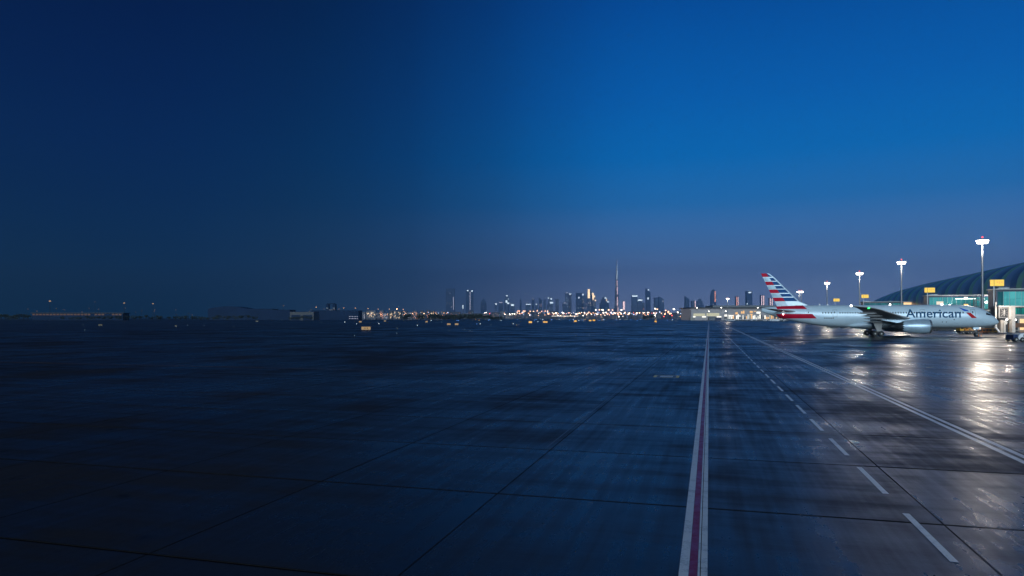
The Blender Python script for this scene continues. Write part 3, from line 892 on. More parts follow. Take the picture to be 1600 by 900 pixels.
jbox('leg', 1572.5, 1577.5, 501, 520, M['lightgrey'], 1.0, 2.4)
jbox('cross_beam', 1573, 1591, 498.5, 504, M['beige'], 2.6, 3.4)
jbox('service_door', 1575.2, 1578.4, 507, 519, M['dark'], .88, .98)
jbox('lamp', 1573.6, 1575.6, 498.6, 500.6, M['whitelamp'], .3, .5)
jbox('lamp', 1587, 1589, 498.6, 500.6, M['whitelamp'], .3, .5)
jbox('lit_bay', 1590, 1640, 505, 512, solid('brown_bay_wall', (.2, .09, .05), .6), 4.0, 4.3)
jbox('lit_opening', 1592, 1598, 512.5, 516.5, M['hallwhite'], 3.6, 3.9)
jbox('gate_number_lamp', 1548.6, 1554.4, 473.8, 479, emis('amber_sign', (1.0, .55, .18), 1.6), 12, 12.4)
jbox('gate_number_post', 1557.2, 1558.4, 479.3, 520, M['steel'], 12, 12.3)
MB().tube((jx(1556), .2, jz(511)), (jx(1562), .1, jz(519)), .25, n=6).build('stair_rail', M['whiteb'], jet)
jbox('lit_panel', 1553, 1556.5, 483.5, 496, M['lightgrey'], 6, 6.4)
jbox('wall_lamp', 1546.5, 1548.7, 484, 486.5, M['hallwarm'], 9, 9.3)
L = bpy.data.lights.new('bridge_lamp', 'POINT'); L.energy = 2600; L.color = (1, .84, .66); L.shadow_soft_size = .4
lo = bpy.data.objects.new('bridge_lamp', L); C.objects.link(lo); lo.parent = jet; lo.location = (jx(1562), -4, 6.8)
# low service building behind the nose
sv = thing('service_building', 'low beige service building with lit openings under the gatehouse', 'building', (P(1570, 262).x, P(1570, 262).y, 0), TH)
MB().box(-14, 30, 0, 6, 0, 5.6).build('wall', M['beige'], sv)
MB().box(-14.4, 30.4, -.5, 6.4, 5.62, 6.0).build('roof', M['grey'], sv)
for i, x in enumerate((-12, -7.6, -3.2, 1.2, 5.6, 10)):
    MB().box(x, x + 3.6, -.08, -.01, .3, 4.4).build('bay_opening', (M['hallwhite'], M['dark'], M['beige'], M['dark'], M['hallwarm'], M['dark'])[i], sv)

# ------------------------------------------------------------------ ground equipment
M['orange'] = solid('orange_vehicle_paint', (.62, .16, .02), .5, scale=3)
M['ochre'] = solid('ochre_vehicle_paint', (.55, .30, .04), .5, scale=3)
M['whitev'] = solid('white_vehicle_paint', (.70, .70, .72), .4, scale=2)
M['dolly'] = solid('dark_dolly_paint', (.05, .055, .06), .6)


def wheelset(parent, xs, ys, r, w=.22):
    for x in xs:
        for y in ys:
            b = MB(); rr = [[(x + q_ * math.cos(q), y + w_, r + q_ * math.sin(q)) for q in [2 * math.pi * i / 14 for i in range(14)]]
                            for w_, q_ in ((-w / 2, r * .5), (-w / 2, r * .9), (-w * .35, r), (w * .35, r), (w / 2, r * .9), (w / 2, r * .5))]
            o = b.loft(rr).build('wheel', M['tyre'], parent)
            MB().tube((x, y - w * .55, r), (x, y + w * .55, r), r * .4, n=8).build('hub', M['lightgrey'], o)


# white tug at right edge
tg = thing('aircraft_tug', 'white low aircraft tug with dark blue bumper at the right edge of the apron', 'tug', P(1577, 140), TH)
b = MB(); b.loft([[(1.0, -1.2, .45), (6.8, -1.2, .45), (6.8, 1.2, .45), (1.0, 1.2, .45)], [(.9, -1.25, 1.0), (6.9, -1.25, 1.0), (6.9, 1.25, 1.0), (.9, 1.25, 1.0)],
                  [(1.4, -1.15, 1.65), (6.8, -1.15, 1.75), (6.8, 1.15, 1.75), (1.4, 1.15, 1.65)]])
b.build('body', M['whitev'], tg, bevel=.06)
MB().box(.05, .95, -1.15, 1.15, .35, 1.45).build('bumper', solid('dark_blue_paint', (.01, .03, .10), .5), tg, bevel=.1)
MB().box(3.6, 5.4, -1.0, 1.0, 1.76, 2.6).build('cab', M['whitev'], tg, bevel=.08)
MB().box(3.57, 3.62, -.85, .85, 1.95, 2.5).build('cab_window', M['glass'], tg)
MB().box(1.7, 6.4, -1.30, -1.24, .55, .7).build('side_trim', M['dark'], tg)
for i in range(6): MB().box(1.9 + i * .7, 2.2 + i * .7, -1.29, -1.24, 1.0, 1.45).build('louvre', M['grey'], tg)
wheelset(tg, (.55, 1.75, 5.6), (-1.1, 1.1), .48, .35)


def loader(px, D, label, mat, h=2.4, w=6):
    t = thing('cargo_loader', label, 'loader', P(px, D), TH)
    MB().box(-w / 2, w / 2, -1.2, 1.2, .5, .95).build('chassis', M['dark'], t)
    MB().box(-w / 2 + 1.4, w / 2, -1.1, 1.1, h - .35, h - .1).build('platform', mat, t)
    for sx_ in (-1, 1):
        b = MB(); b.tube((-w / 2 + 1.6, sx_, .95), (w / 2 - .3, sx_, h - .35), .09, n=6); b.tube((w / 2 - .3, sx_, .95), (-w / 2 + 1.6, sx_, h - .35), .09, n=6)
        b.build('scissor_arm', mat, t)
        b = MB(); b.tube((-w / 2 + 1.5, sx_ * 1.05, h - .1), (-w / 2 + 1.5, sx_ * 1.05, h + .8), .04, n=5); b.tube((w / 2 - .1, sx_ * 1.05, h - .1), (w / 2 - .1, sx_ * 1.05, h + .8), .04, n=5)
        b.tube((-w / 2 + 1.5, sx_ * 1.05, h + .8), (w / 2 - .1, sx_ * 1.05, h + .8), .04, n=5); b.build('rail', mat, t)
    MB().box(-w / 2, -w / 2 + 1.2, -1.0, 1.0, .96, h).build('cab', mat, t, bevel=.05)
    MB().box(-w / 2 + .15, -w / 2 + 1.05, -1.04, -1.01, 1.5, h - .15).build('cab_window', M['glass'], t)
    wheelset(t, (-w / 2 + .9, w / 2 - 1.0), (-1.05, 1.05), .42)
    return t


loader(1508, 208, 'ochre cargo loader behind the nose wheel, left of the orange one', M['ochre'], 2.5, 4.2)
loader(1516, 212, 'bright orange cargo loader directly behind the nose gear', M['orange'], 2.9, 4.4)


def dolly_train(px, D, n, label, mat, group, load=False):
    t = thing('baggage_dolly', label, 'dolly', P(px, D), TH, group)
    MB().box(-1.6, 1.6, -.75, .75, .42, .56).build('deck', mat, t)
    b = MB()
    for x in (-1.55, -.5, .55, 1.5):
        b.tube((x, -.72, .56), (x, -.72, 1.5), .05, n=5); b.tube((x, .72, .56), (x, .72, 1.5), .05, n=5)
    b.tube((-1.55, -.72, 1.5), (1.5, -.72, 1.5), .05, n=5); b.tube((-1.55, .72, 1.5), (1.5, .72, 1.5), .05, n=5)
    b.build('cage', mat, t)
    wheelset(t, (-1.1, 1.1), (-.6, .6), .24, .14)
    if load:
        MB().box(-1.3, .9, -.6, .6, .57, 1.25).build('curtain', M['dark'], t)
    return t


pos = ['behind the nose wheel', 'below the cockpit', 'ahead of the nose', 'under the boarding bridge cabin', 'right of the stair rail', 'beside the bridge leg']
for i, px in enumerate((1535, 1545, 1552, 1560, 1568, 1576)):
    dolly_train(px, 214 + 2 * i, 1, 'ochre baggage dolly ' + pos[i], M['ochre'] if i % 3 else M['orange'], 'ochre baggage dollies by the gate', True)
wh = ['first', 'second', 'third', 'fourth', 'fifth', 'sixth', 'seventh', 'eighth']
for i in range(8):
    dolly_train(1462 + i * 4.4, 262 + i * .5, 1, 'dark baggage dolly parked under the jet, %s of the row from the engine' % wh[i], M['dolly'], 'dark dollies seen under the fuselage', i % 3 != 1)
for i, px in enumerate((1297, 1302, 1312, 1318, 1324, 1331, 1336)):
    dolly_train(px, 330 + i, 1, 'dark dolly parked under the rear fuselage, %s from the tail' % wh[i], M['dolly'], 'dark dollies under the rear fuselage', i % 2)
# person-high chocks and cones by the nose wheel
for i, px in enumerate((1529, 1533)):
    c = thing('traffic_cone', ('orange cone just right of the nose wheel', 'orange cone a step further right of the nose wheel')[i], 'cone', P(px, 178 + i), 0)
    MB().box(-.2, .2, -.2, .2, 0, .04).build('base', M['black'], c); MB().tube((0, 0, .041), (0, 0, .75), .15, .03, 10).build('cone', M['orange'], c)

# ------------------------------------------------------------------ far terminal hall (centre right)
DP = 1500.0
hall = thing('far_terminal_hall', 'wide flat roofed terminal hall with lit windows, far off left of the tail', 'building', P(1080, DP), TH)
uP = DP / F


def hx_(px): return (px - 1080) * uP
def hz_(py): return HZ(py, DP)


def hbox(name, px0, px1, py0, py1, mat, y0=-.6, y1=0, parent=hall): return MB().box(hx_(px0), hx_(px1), y0, y1, max(0, hz_(py1)), hz_(py0)).build(name, mat, parent)


M['hallwall'] = emis('glowing_hall_wall', (.62, .60, .66), .115, (.25, .24, .25))  # wall given its own faint glow in place of lamp light on it
hbox('wall', 1080, 1330, 482, 501, M['hallwall'], 0, 90)
hbox('roof', 1078, 1332, 480.2, 481.9, M['dark'], -6, 96)
hbox('upper_roof', 1120, 1320, 476.8, 480, M['grey'], 30, 90)
pal = emis('pale_yellow_windows', (.95, .92, .62), .62); pale2 = emis('bright_white_windows', (1, .97, .85), 1.5); am_ = emis('amber_windows', (1, .55, .2), 1.2)
for i in range(7): hbox('window', 1083.5 + i * 2.6, 1085.9 + i * 2.6, 489.8, 494, pal)
for i in range(8): hbox('window', 1104 + i * 2.5, 1106.3 + i * 2.5, 489.2, 494, pal)
for a, b, c, d in ((1083, 1086.5, 494, 496), (1097, 1103, 494, 496), (1120, 1127, 494, 496), (1132, 1136, 491.5, 494.5), (1139, 1146, 492.5, 494), (1150, 1157, 493, 494.5), (1182, 1188, 487, 490)):
    hbox('bright_bay', a, b, c, d, pale2, -.9)
for a, b, c, d in ((1149, 1152.5, 488, 491), (1158, 1160, 486.5, 490), (1161, 1163, 485.5, 490), (1171.5, 1176, 486, 488.6), (1172, 1176, 490.5, 491.6), (1178, 1181, 486, 487)):
    hbox('amber_bay', a, b, c, d, am_, -.9)
for i in range(40):
    px = 1132 + i * 2.6
    hbox('lit_window', px, px + rnd.uniform(.6, 1.7), 491 + rnd.uniform(0, 5.5), 498 + rnd.uniform(0, 1), (pale2, am_, pal)[rnd.randrange(3)] if rnd.random() < .65 else M['dark'], -.8)
hbox('annex', 1077, 1084, 496, 500.5, M['beige'], -8, -1); hbox('annex', 1106, 1116, 494.5, 500.4, M['grey'], -9, -1); hbox('annex', 1117, 1125, 496, 500.4, M['navy'], -9, -1)
for i, (px, py) in enumerate(((1089, 481), (1127, 480.8), (1184, 481), (1107.5, 486.5), (1134, 486.3), (1200, 481))):
    o = thing('roof_floodlight', 'small white floodlight on the far hall, %s from the left' % wh[i], 'lamp', P(px, DP - 12), 0, 'floodlights on the far terminal hall')
    z = hz_(py); MB().sphere((0, 0, z), 1.25, 8, .8).build('lens', emis('far_flood', (1, .96, .85), 7) if i == 0 else bpy.data.materials['far_flood'], o)
    MB().tube((0, 0, z - 8), (0, 0, z - .9), .2, n=5).build('bracket', M['dark'], o)
# second hazy low building behind the tail
# vehicles parked in front of the hall
vm = {}
def van(kind):
    t = thing('parked_vehicle', 'x', 'vehicle'); L_, Hh = (5, 2.2) if kind == 0 else ((8, 3.2) if kind == 1 else (4.3, 1.5))
    b = MB(); b.loft([[(-L_ / 2, -.95, .4), (L_ / 2, -.95, .4), (L_ / 2, .95, .4), (-L_ / 2, .95, .4)], [(-L_ / 2, -.98, 1.1), (L_ / 2, -.98, 1.1), (L_ / 2, .98, 1.1), (-L_ / 2, .98, 1.1)],
                      [(-L_ / 2 + .1, -.9, Hh), (L_ / 2 - .9, -.9, Hh), (L_ / 2 - .9, .9, Hh), (-L_ / 2 + .1, .9, Hh)]])
    b.build('body', [M['whitev'], M['whitev'], M['dolly']][kind], t)
    MB().box(-L_ / 2 + .6, L_ / 2 - 1.1, -1.0, -.97, 1.2, Hh - .3).build('side_window', M['glass'], t)
    b = MB()
    for x in (-L_ / 2 + .9, L_ / 2 - .9):
        for y in (-.9, .9): b.tube((x, y - .1, .36), (x, y + .1, .36), .36, n=10)
    b.build('wheels_pair', M['tyre'], t)
    return t


protos = [van(0), van(1), van(2)]; used = [0, 0, 0]
for i in range(34):
    px = 1138 + i * 2.75 + rnd.uniform(-.8, .8); k = rnd.choice((0, 1, 2, 2)); D = 1180 - i * 5 + rnd.uniform(-30, 30)
    t = protos[k] if not used[k] else copy_tree(protos[k]); used[k] = 1
    t.location = P(px, D); t.rotation_euler = (0, 0, TH + rnd.uniform(-.3, .3) + (math.pi if rnd.random() < .5 else 0))
    t['label'] = ('white service van', 'white airport truck', 'dark service car')[k] + ' before the far terminal hall, %s part of the row' % ('leftmost', 'left', 'middle', 'right', 'rightmost')[min(4, i // 7)]
    t['group'] = ('white vans', 'white trucks', 'dark cars')[k] + ' before the far hall'
    t.scale = (1.1, 1.1, 1.1)

# ------------------------------------------------------------------ skyline
M['tower'] = solid('tower_cladding', (.14, .18, .29), .6, scale=.01, spec=.15)  # tower colours lightened towards blue, putting some haze into the cladding
M['spire'] = solid('spire_cladding', (.22, .2, .24), .5, scale=.01)
M['tower2'] = solid('pale_tower_cladding', (.18, .20, .28), .6, scale=.01, spec=.15)
M['tower3'] = solid('dark_tower_glass', (.085, .12, .21), .6, scale=.01, spec=.1)
LW = {'w': emis('cool_white_light', (.75, .92, 1.0), 2.4), 'y': emis('warm_white_light', (1.0, .72, .42), 3.0), 'o': emis('orange_light', (1.0, .38, .22), 2.2),
      'p': emis('pink_light', (1.0, .70, .70), 2.2), 'f': emis('faint_light', (.8, .8, 1.0), .9)}


def tower(px0, px1, py, label, kind='flat', D=7800, mat='tower', lights=(), n_small=10, smallc='f'):
    u = D / F; w = (px1 - px0) * u; H = HZ(py, D); t = thing('tower', label, 'building', P((px0 + px1) / 2, D), TH, 'towers of the distant skyline')
    hw = w / 2; d = max(20, min(w, 45)) / 2

    def ring(z, a, b, ox=0): return [(ox - a, -b, z), (ox + a, -b, z), (ox + a, b, z), (ox - a, b, z)]
    b = MB()
    if kind == 'flat': b.loft([ring(0, hw, d), ring(H, hw, d)])
    elif kind == 'step': b.loft([ring(0, hw, d), ring(H * .72, hw, d), ring(H * .72, hw * .72, d * .8), ring(H * .9, hw * .72, d * .8), ring(H * .9, hw * .4, d * .5), ring(H, hw * .4, d * .5)])
    elif kind == 'slant': b.add([(-hw, -d, 0), (hw, -d, 0), (hw, d, 0), (-hw, d, 0), (-hw, -d, H), (hw, -d, H * .86), (hw, d, H * .86), (-hw, d, H)], [(0, 3, 2, 1), (4, 5, 6, 7), (0, 1, 5, 4), (1, 2, 6, 5), (2, 3, 7, 6), (3, 0, 4, 7)])
    elif kind == 'round':
        rr = [[(r_ * hw * math.cos(2 * math.pi * i / 12), r_ * d * math.sin(2 * math.pi * i / 12), z * H) for i in range(12)] for z, r_ in ((0, 1), (.75, 1), (.86, .85), (.94, .55), (.99, .15))]
        b.loft(rr)
    elif kind == 'point': b.loft([ring(0, hw, d), ring(H * .75, hw, d), ring(H * .88, hw * .6, d * .6), ring(H, hw * .06, d * .06)])
    b.build('body', M[mat], t)
    if kind in ('flat', 'step'): MB().tube((0, 0, H), (0, 0, H + w * .25 + 6), 1.6, .6, n=5).build('antenna', M['dark'], t)
    for (ax0, ax1, ay0, ay1, c) in lights:       # in photo columns and rows of that facade
        x0 = (ax0 - (px0 + px1) / 2) * u; x1 = (ax1 - (px0 + px1) / 2) * u
        MB().box(x0, x1, -d - 2.5, -d - .3, HZ(ay1, D), HZ(ay0, D)).build('lit_facade_panel', LW[c], t)
    if n_small:
        b = MB(); r2 = random.Random(int(px0 * 10))
        for _ in range(n_small):
            x = r2.uniform(-hw * .85, hw * .85); z = r2.uniform(.1, .85) * H * .98; s = r2.uniform(1.5, 3.6); hh = r2.choice((2, 2.5, 6))
            b.box(x - s, x + s, -d - 1.2, -d - .2, z, z + hh)
        b.build('lit_windows', LW[smallc], t)['kind'] = 'stuff'
    return t


T = tower
T(697, 710.5, 451, 'broad dark tower standing alone at the left end of the skyline', 'flat', 7400, 'tower3', [(708.3, 709.2, 464, 484, 'f')], 8)
T(728, 739.5, 454, 'twin slab tower with two small white lamps on top', 'flat', 7400, 'tower3', [(730, 732, 453.4, 455, 'w'), (736.5, 739, 454, 455.8, 'w'), (734.2, 735.2, 456, 484, 'f')], 8)
T(751, 760, 466, 'small pointed tower right of the twin slab tower', 'point', 8200, 'tower3', (), 3)
T(722.8, 724.2, 476, 'slim short white lit block left of the twin slab tower', 'flat', 7000, 'tower2', [(723, 724, 476.5, 482, 'w')], 0)
T(773, 776.5, 474, 'low tower with a bright lit crown, right of the pointed tower', 'flat', 8400, 'tower', [(773.8, 776.2, 474, 476, 'w')], 2)
T(779, 786, 472.5, 'low block with a thin row of lit rooftop lamps', 'flat', 8600, 'tower', [(780, 785, 472, 473.2, 'f')], 3)
T(788, 796, 462, 'rounded tower with brilliant white crown lamps', 'round', 7900, 'tower', [(791, 793, 461.5, 463, 'w'), (790, 793, 469.5, 473, 'w'), (793, 795.5, 473, 475, 'w'), (794, 795, 467, 468, 'w')], 5)
T(797.5, 804, 475, 'low block with a wide white lit band', 'flat', 8300, 'tower', [(798.5, 803, 475.4, 478, 'w')], 3)
T(812, 815, 465, 'thin needle tower in the left middle of the skyline', 'point', 8800, 'tower3', (), 3)
T(821, 829, 475, 'low block with pale lit crown beside the thin needle tower', 'flat', 8500, 'tower', [(821.5, 829, 475, 476.2, 'w')], 4)
T(831, 835, 467, 'slender flat tower with one lamp, first of three close slim ones', 'flat', 8700, 'tower3', [(832, 833.5, 467, 468.2, 'f')], 4)
T(836.5, 840, 474, 'short slim tower with a star white lamp', 'flat', 8700, 'tower', [(837.2, 838.8, 474.8, 476.2, 'w')], 2)
T(842, 847, 465, 'slender slanted tower, tallest of the close slim ones', 'slant', 8700, 'tower3', (), 5, 'p')
T(849, 853, 468, 'plain slim tower left of the white banded tower', 'flat', 8700, 'tower', (), 4, 'p')
T(855, 864, 466, 'tower with scattered white lamps and a white band', 'step', 8000, 'tower', [(856, 857.5, 465, 467, 'w'), (860, 862, 466, 468, 'w'), (859, 864, 472, 474, 'w')], 6)
T(868, 873, 467, 'hazy flat tower with no crown light', 'flat', 9000, 'tower2', (), 3)
T(883, 888.5, 458, 'tower with a thin pale cap, left of a pair', 'flat', 8300, 'tower', [(883.8, 887, 457, 458, 'f')], 10, 'w')
T(888.8, 893, 459.5, 'tower with a short white cap, right of a pair', 'flat', 8400, 'tower2', [(889, 892.5, 459, 460.3, 'w')], 8)
T(879, 885, 473, 'low broad block at the foot of the capped pair', 'flat', 8000, 'tower', [(880.5, 884, 473, 474, 'f')], 4)
T(900, 909, 458, 'broad dark flat topped slab left of the golden towers', 'flat', 8000, 'tower3', [(903.5, 905, 464, 466.5, 'w')], 6, 'w')
T(909.3, 913, 458.5, 'slim tower with white top lamp beside the broad dark slab', 'flat', 8200, 'tower', [(909.8, 911.6, 459, 461.5, 'w')], 10, 'y')
T(916.5, 925.5, 451.5, 'tall tower with a golden lit front', 'round', 8200, 'tower', [(918, 921.3, 452, 466, 'y')], 6, 'y')
T(923.5, 930.5, 458, 'second golden lit tower, lower and to the right', 'slant', 8300, 'tower', [(924.5, 927.5, 458, 468, 'y'), (927, 929.5, 462, 464.5, 'y'), (929, 931, 468.5, 470.5, 'y')], 6, 'y')
T(911, 918, 462, 'hazy tower in front of the golden tower', 'step', 7700, 'tower', (), 14, 'p')
T(937, 951, 464, 'broad stepped block with a white beacon on its shoulder', 'step', 8000, 'tower3', [(944.5, 947, 464.8, 467, 'w'), (948, 951, 471, 472.3, 'w'), (946.5, 948, 468, 470, 'y')], 6)
T(973, 976.2, 470.5, 'slim brilliantly lit white tower just right of the giant spire', 'flat', 7700, 'tower2', [(973.2, 976, 471, 484, 'p')], 0)
T(987, 995.5, 461.8, 'flat topped tower with a glowing white roof band', 'flat', 8200, 'tower', [(987.2, 995.5, 461.6, 463.6, 'w')], 8)
T(996, 1003, 468, 'lower tower with glowing white roof band', 'flat', 8200, 'tower', [(996.2, 1003, 468.2, 470, 'w')], 6)
T(1003.5, 1007, 473, 'low pinkish block beside the two glowing roof bands', 'flat', 8200, 'tower2', (), 4, 'o')
T(1009, 1016, 450.5, 'curved blade tower with a white lamp at its tip', 'slant', 8000, 'tower3', [(1011.8, 1013.2, 452, 454, 'w'), (1011, 1013, 465, 468, 'w')], 8)
T(1022, 1028, 465, 'hazy tower, left of a faint pair', 'flat', 9000, 'tower', (), 5)
T(1029, 1037, 463, 'hazy tower with slanted top, right of a faint pair', 'slant', 9000, 'tower', [(1034, 1036.5, 470, 471.5, 'f')], 6)
T(1070, 1076.5, 463, 'slanted blade tower above the left end of the far hall', 'slant', 8000, 'tower3', (), 5)
T(1080, 1086, 470, 'low hazy block with an orange lit edge', 'flat', 8300, 'tower2', [(1085, 1086, 470, 482, 'p')], 5, 'o')
T(1087, 1099, 467.5, 'wide hazy block with two shoulders', 'step', 8300, 'tower', (), 6)
T(1109.5, 1119, 451.5, 'tall round topped tower with a lit orange edge above the far hall', 'round', 7800, 'tower3', [(1116, 1117, 455, 472, 'o')], 6)
T(1149, 1154, 463, 'slim tower with vertical strings of orange lights', 'flat', 8000, 'tower2', [(1150, 1150.8, 464, 480, 'o'), (1152.3, 1153, 464, 477, 'p')], 8, 'o')
T(1165.5, 1174.5, 455, 'broad square tower with a short white band near the top', 'flat', 7700, 'tower3', [(1168.3, 1172.8, 456.3, 458, 'w'), (1165.8, 1167, 474, 475.5, 'w')], 10)
T(1188, 1194, 461, 'twin lit slim tower left of the tail fin', 'flat', 7900, 'tower2', [(1188.6, 1189.6, 462, 477, 'p'), (1191.6, 1192.9, 462, 477, 'p')], 2)
T(1201.5, 1207, 465.5, 'slim tower peeping out beside the tail fin, pink lit edge', 'flat', 7900, 'tower2', [(1202, 1203, 466, 478, 'p'), (1205, 1206, 466, 478, 'p')], 2)
# the giant spire
DB = 9300; uB = DB / F
bj = thing('spire_skyscraper', 'giant stepped needle skyscraper towering over the whole skyline', 'building', P(963.6, DB), TH)
tiers = [(0, 4.4), (.12, 4.1), (.2, 3.7), (.28, 3.4), (.38, 2.9), (.47, 2.5), (.56, 2.0), (.64, 1.6), (.71, 1.2), (.78, .85), (.84, .5), (1.0, .1)]
Hb = HZ(399.5, DB)
for i in range(len(tiers) - 1):
    b = MB(); z0, z1 = tiers[i][0] * Hb, tiers[i + 1][0] * Hb; r_ = tiers[i][1] * uB
    r1 = r_ * .96 if i < 9 else tiers[i + 1][1] * uB
    n = 9

    def rg(z, rr_): return [(rr_ * (1.0 if q % 3 == 0 else .72) * math.cos(2 * math.pi * q / n + .4 + .5 * (i % 3)), rr_ * (1.0 if q % 3 == 0 else .72) * math.sin(2 * math.pi * q / n + .4 + .5 * (i % 3)), z) for q in range(n)]
    b.loft([rg(z0, r_), rg(z1, r1)]).build('tier', M['spire'], bj)
for (x, w_, z0, z1, c) in ((.0, .5, .52, .60, 'p'), (.3, .55, .38, .5, 'p'), (.4, .6, .20, .34, 'p'), (-.25, .35, .62, .7, 'w'), (.1, .3, .70, .76, 'w'), (-.1, .22, .78, .86, 'w'), (0, .14, .88, .93, 'f'), (1.3, .5, .05, .18, 'p')):
    w_ *= 1.9; MB().box((x - w_ / 2) * uB, (x + w_ / 2) * uB, -4.2 * uB - 1, -4.2 * uB, z0 * Hb, z1 * Hb).build('lit_tier_front', LW[c], bj)

LM = [(20, 'the far left edge'), (78, 'the leftmost dim mast lamp'), (148, 'the thin dark mast'), (194, 'the lit shed end'), (239, 'the third dim mast lamp'), (290, 'the hangar gap'), (350, 'the curved roof hangar'), (405, 'the dark doored hangar'), (440, 'the flat hangar'), (472, 'the dark workshop'), (516, 'the twin towered block'),
      (556, 'the dotted cargo office'), (592, 'the third warm mast lamp'), (620, 'the brightest orange mast lamp'), (645, 'the town trees'), (678, 'the first belt tree'), (703, 'the lone dark tower'), (734, 'the twin slab tower'), (755, 'the small pointed tower'), (775, 'the low crowned tower'), (792, 'the rounded tower'), (813, 'the thin needle tower'), (825, 'the pale crowned block'),
      (844, 'the slim slanted tower'), (860, 'the white banded tower'), (871, 'the plain hazy tower'), (886, 'the pale capped pair'), (904, 'the broad dark slab'), (922, 'the golden towers'), (944, 'the broad stepped block'), (963, 'the giant spire'), (975, 'the slim white lit tower'), (995, 'the glowing roof bands'), (1012, 'the curved blade tower'), (1030, 'the faint hazy pair'), (1053, 'the largest white light'), (1075, 'the far hall edge')]


def near(px): return min(LM, key=lambda q: abs(q[0] - px))[1]


# ------------------------------------------------------------------ midground: blocks, street lamps, trees, hangars
M['hangroof'] = solid('hangar_roof', (.009, .025, .065), .6, scale=.02, spec=.1)
M['block'] = solid('pale_house_wall', (.12, .12, .15), .6, scale=.05)
M['blockd'] = solid('dark_house_wall', (.05, .05, .07), .6, scale=.05)


def block(px0, px1, py, D, label, group, nwin=10, colr='y', mat='block', name='apartment_block'):
    u = D / F; w = (px1 - px0) * u; H = HZ(py, D); t = thing(name, ('pale ' if mat == 'block' else 'dark ') + ('wide ' if px1 - px0 > 9 else 'narrow ') + ('low ' if H < 22 else 'tall ') + label + ' ' + near((px0 + px1) / 2), 'building', P((px0 + px1) / 2, D), TH, group)
    b = MB(); b.box(-w / 2, w / 2, 0, 14, 0, H); b.build('wall', M[mat], t)
    MB().box(-w / 2 - .3, w / 2 + .3, -.4, 14.4, H + .01, H + .5).build('roof', M['dark'], t)
    if nwin:
        b = MB(); r2 = random.Random(int(px0 * 7 + D))
        for _ in range(nwin):
            x = r2.uniform(-w / 2 + 1, w / 2 - 2.2); z = r2.uniform(.15, .85) * H; b.box(x, x + r2.uniform(1, 2), -.3, -.05, z, z + 1.1)
        b.build('lit_windows', LW[colr], t)['kind'] = 'stuff'
    return t


r3 = random.Random(21)
px = 566.0; k = 0
while px < 690:
    w = r3.uniform(4, 9); D = r3.uniform(1900, 2500)
    block(px, px + w, r3.uniform(484.5, 489.5), D, 'town block near', 'town blocks at the left of the skyline', int(w * 1.6), r3.choice('yyof'), r3.choice(('block', 'blockd')))
    px += w + r3.uniform(-.5, 1.5)
px = 690.0
while px < 1075:
    w = r3.uniform(5, 16); D = r3.uniform(3200, 4300)
    block(px, px + w, r3.uniform(485.5, 490.5), D, 'hazy block below', 'low town blocks below the skyline', int(w * .9), r3.choice('yopff'), r3.choice(('block', 'blockd', 'blockd')))
    px += w + r3.uniform(-1, 3)
# elevated road right of the tree belt
rd = thing('elevated_road', 'long pale elevated road crossing below the central skyline', 'bridge', P(798, 2600), TH)
uR = 2600 / F
MB().box(0, 115 * uR, 0, 12, 11, 13.2).build('deck', M['block'], rd)
for i in range(12): MB().box(i * 24, i * 24 + 2.5, 3, 9, 0, 10.98).build('pier', M['blockd'], rd)
MB().box(64 * uR, 106 * uR, -.5, -.1, 11.4, 13.0).build('lit_barrier', emis('bright_barrier', (1, .9, .75), 2.0), rd)

# lamp posts
def lamp_mesh(kind, col, s, st):
    return emis('lens_' + kind, col, s), st


lampk = {'o': emis('sodium_lens', (1.0, .45, .22), 16), 'w': emis('white_lens', (1.0, .88, .74), 18), 'b': emis('cool_lens', (.45, .62, 1.0), 6), 'r': emis('red_lens', (1.0, .08, .06), 12), 'd': emis('dim_orange_lens', (1.0, .48, .22), 3.0), 'dd': emis('very_dim_lens', (.9, .55, .30), .55)}
names = {'o': 'orange', 'w': 'white', 'b': 'blue', 'r': 'red', 'd': 'dim orange', 'dd': 'very dim'}


def lamppost(px, py, D, kind, size, label, group, high=False):
    z = HZ(py, D); b = MB(); b.mi = 0
    b.tube((0, 0, 0), (0, 0, z - size * .3), .25 + .1 * size, .15, 5); b.mi = 1
    b.sphere((0, 0, z), size, 6, .75)
    o = b.build('street_lamp' if not high else 'floodlight_mast', [M['dark'], lampk[kind]]); o.location = P(px, D)
    return tag(o, label, 'lamp', group)


# masts named one by one along the left horizon
for (px, py, k_, wrd, s_) in ((78, 470.5, 'dd', 'leftmost dim mast lamp over the lit long shed', 2.2), (194, 473.5, 'dd', 'dim mast lamp at the right end of the lit long shed', 1.8), (239, 474.5, 'dd', 'dim mast lamp standing over the dark tree belt', 1.7),
                              (148.5, 471.5, 'dd', 'thin unlit looking mast over the middle of the lit long shed', .5), (443, 477.5, 'd', 'dim warm mast lamp left of the pale hangars', .9), (494, 480, 'd', 'warm mast lamp between hangar and twin towered block', 1.3), (537, 481.3, 'd', 'warm mast lamp right of the twin towered block', 1.1),
                              (555.5, 481.5, 'd', 'second warm mast lamp right of the twin towered block', 1.1), (575, 482, 'd', 'warm mast lamp at the left edge of the town lights', 1.2), (591, 483, 'd', 'warm mast lamp, third left of the brightest orange one', 1.1),
                              (608.5, 483, 'd', 'warm mast lamp immediately left of the brightest orange one', 1.2), (620, 482.8, 'o', 'brightest orange mast lamp over the town left of the skyline', 1.5), (630, 483.5, 'd', 'warm mast lamp immediately right of the brightest orange one', 1.4)):
    lamppost(px, py, 2000 if px > 300 else 1500, k_, s_, wrd, 'mast lamps along the left horizon', True)
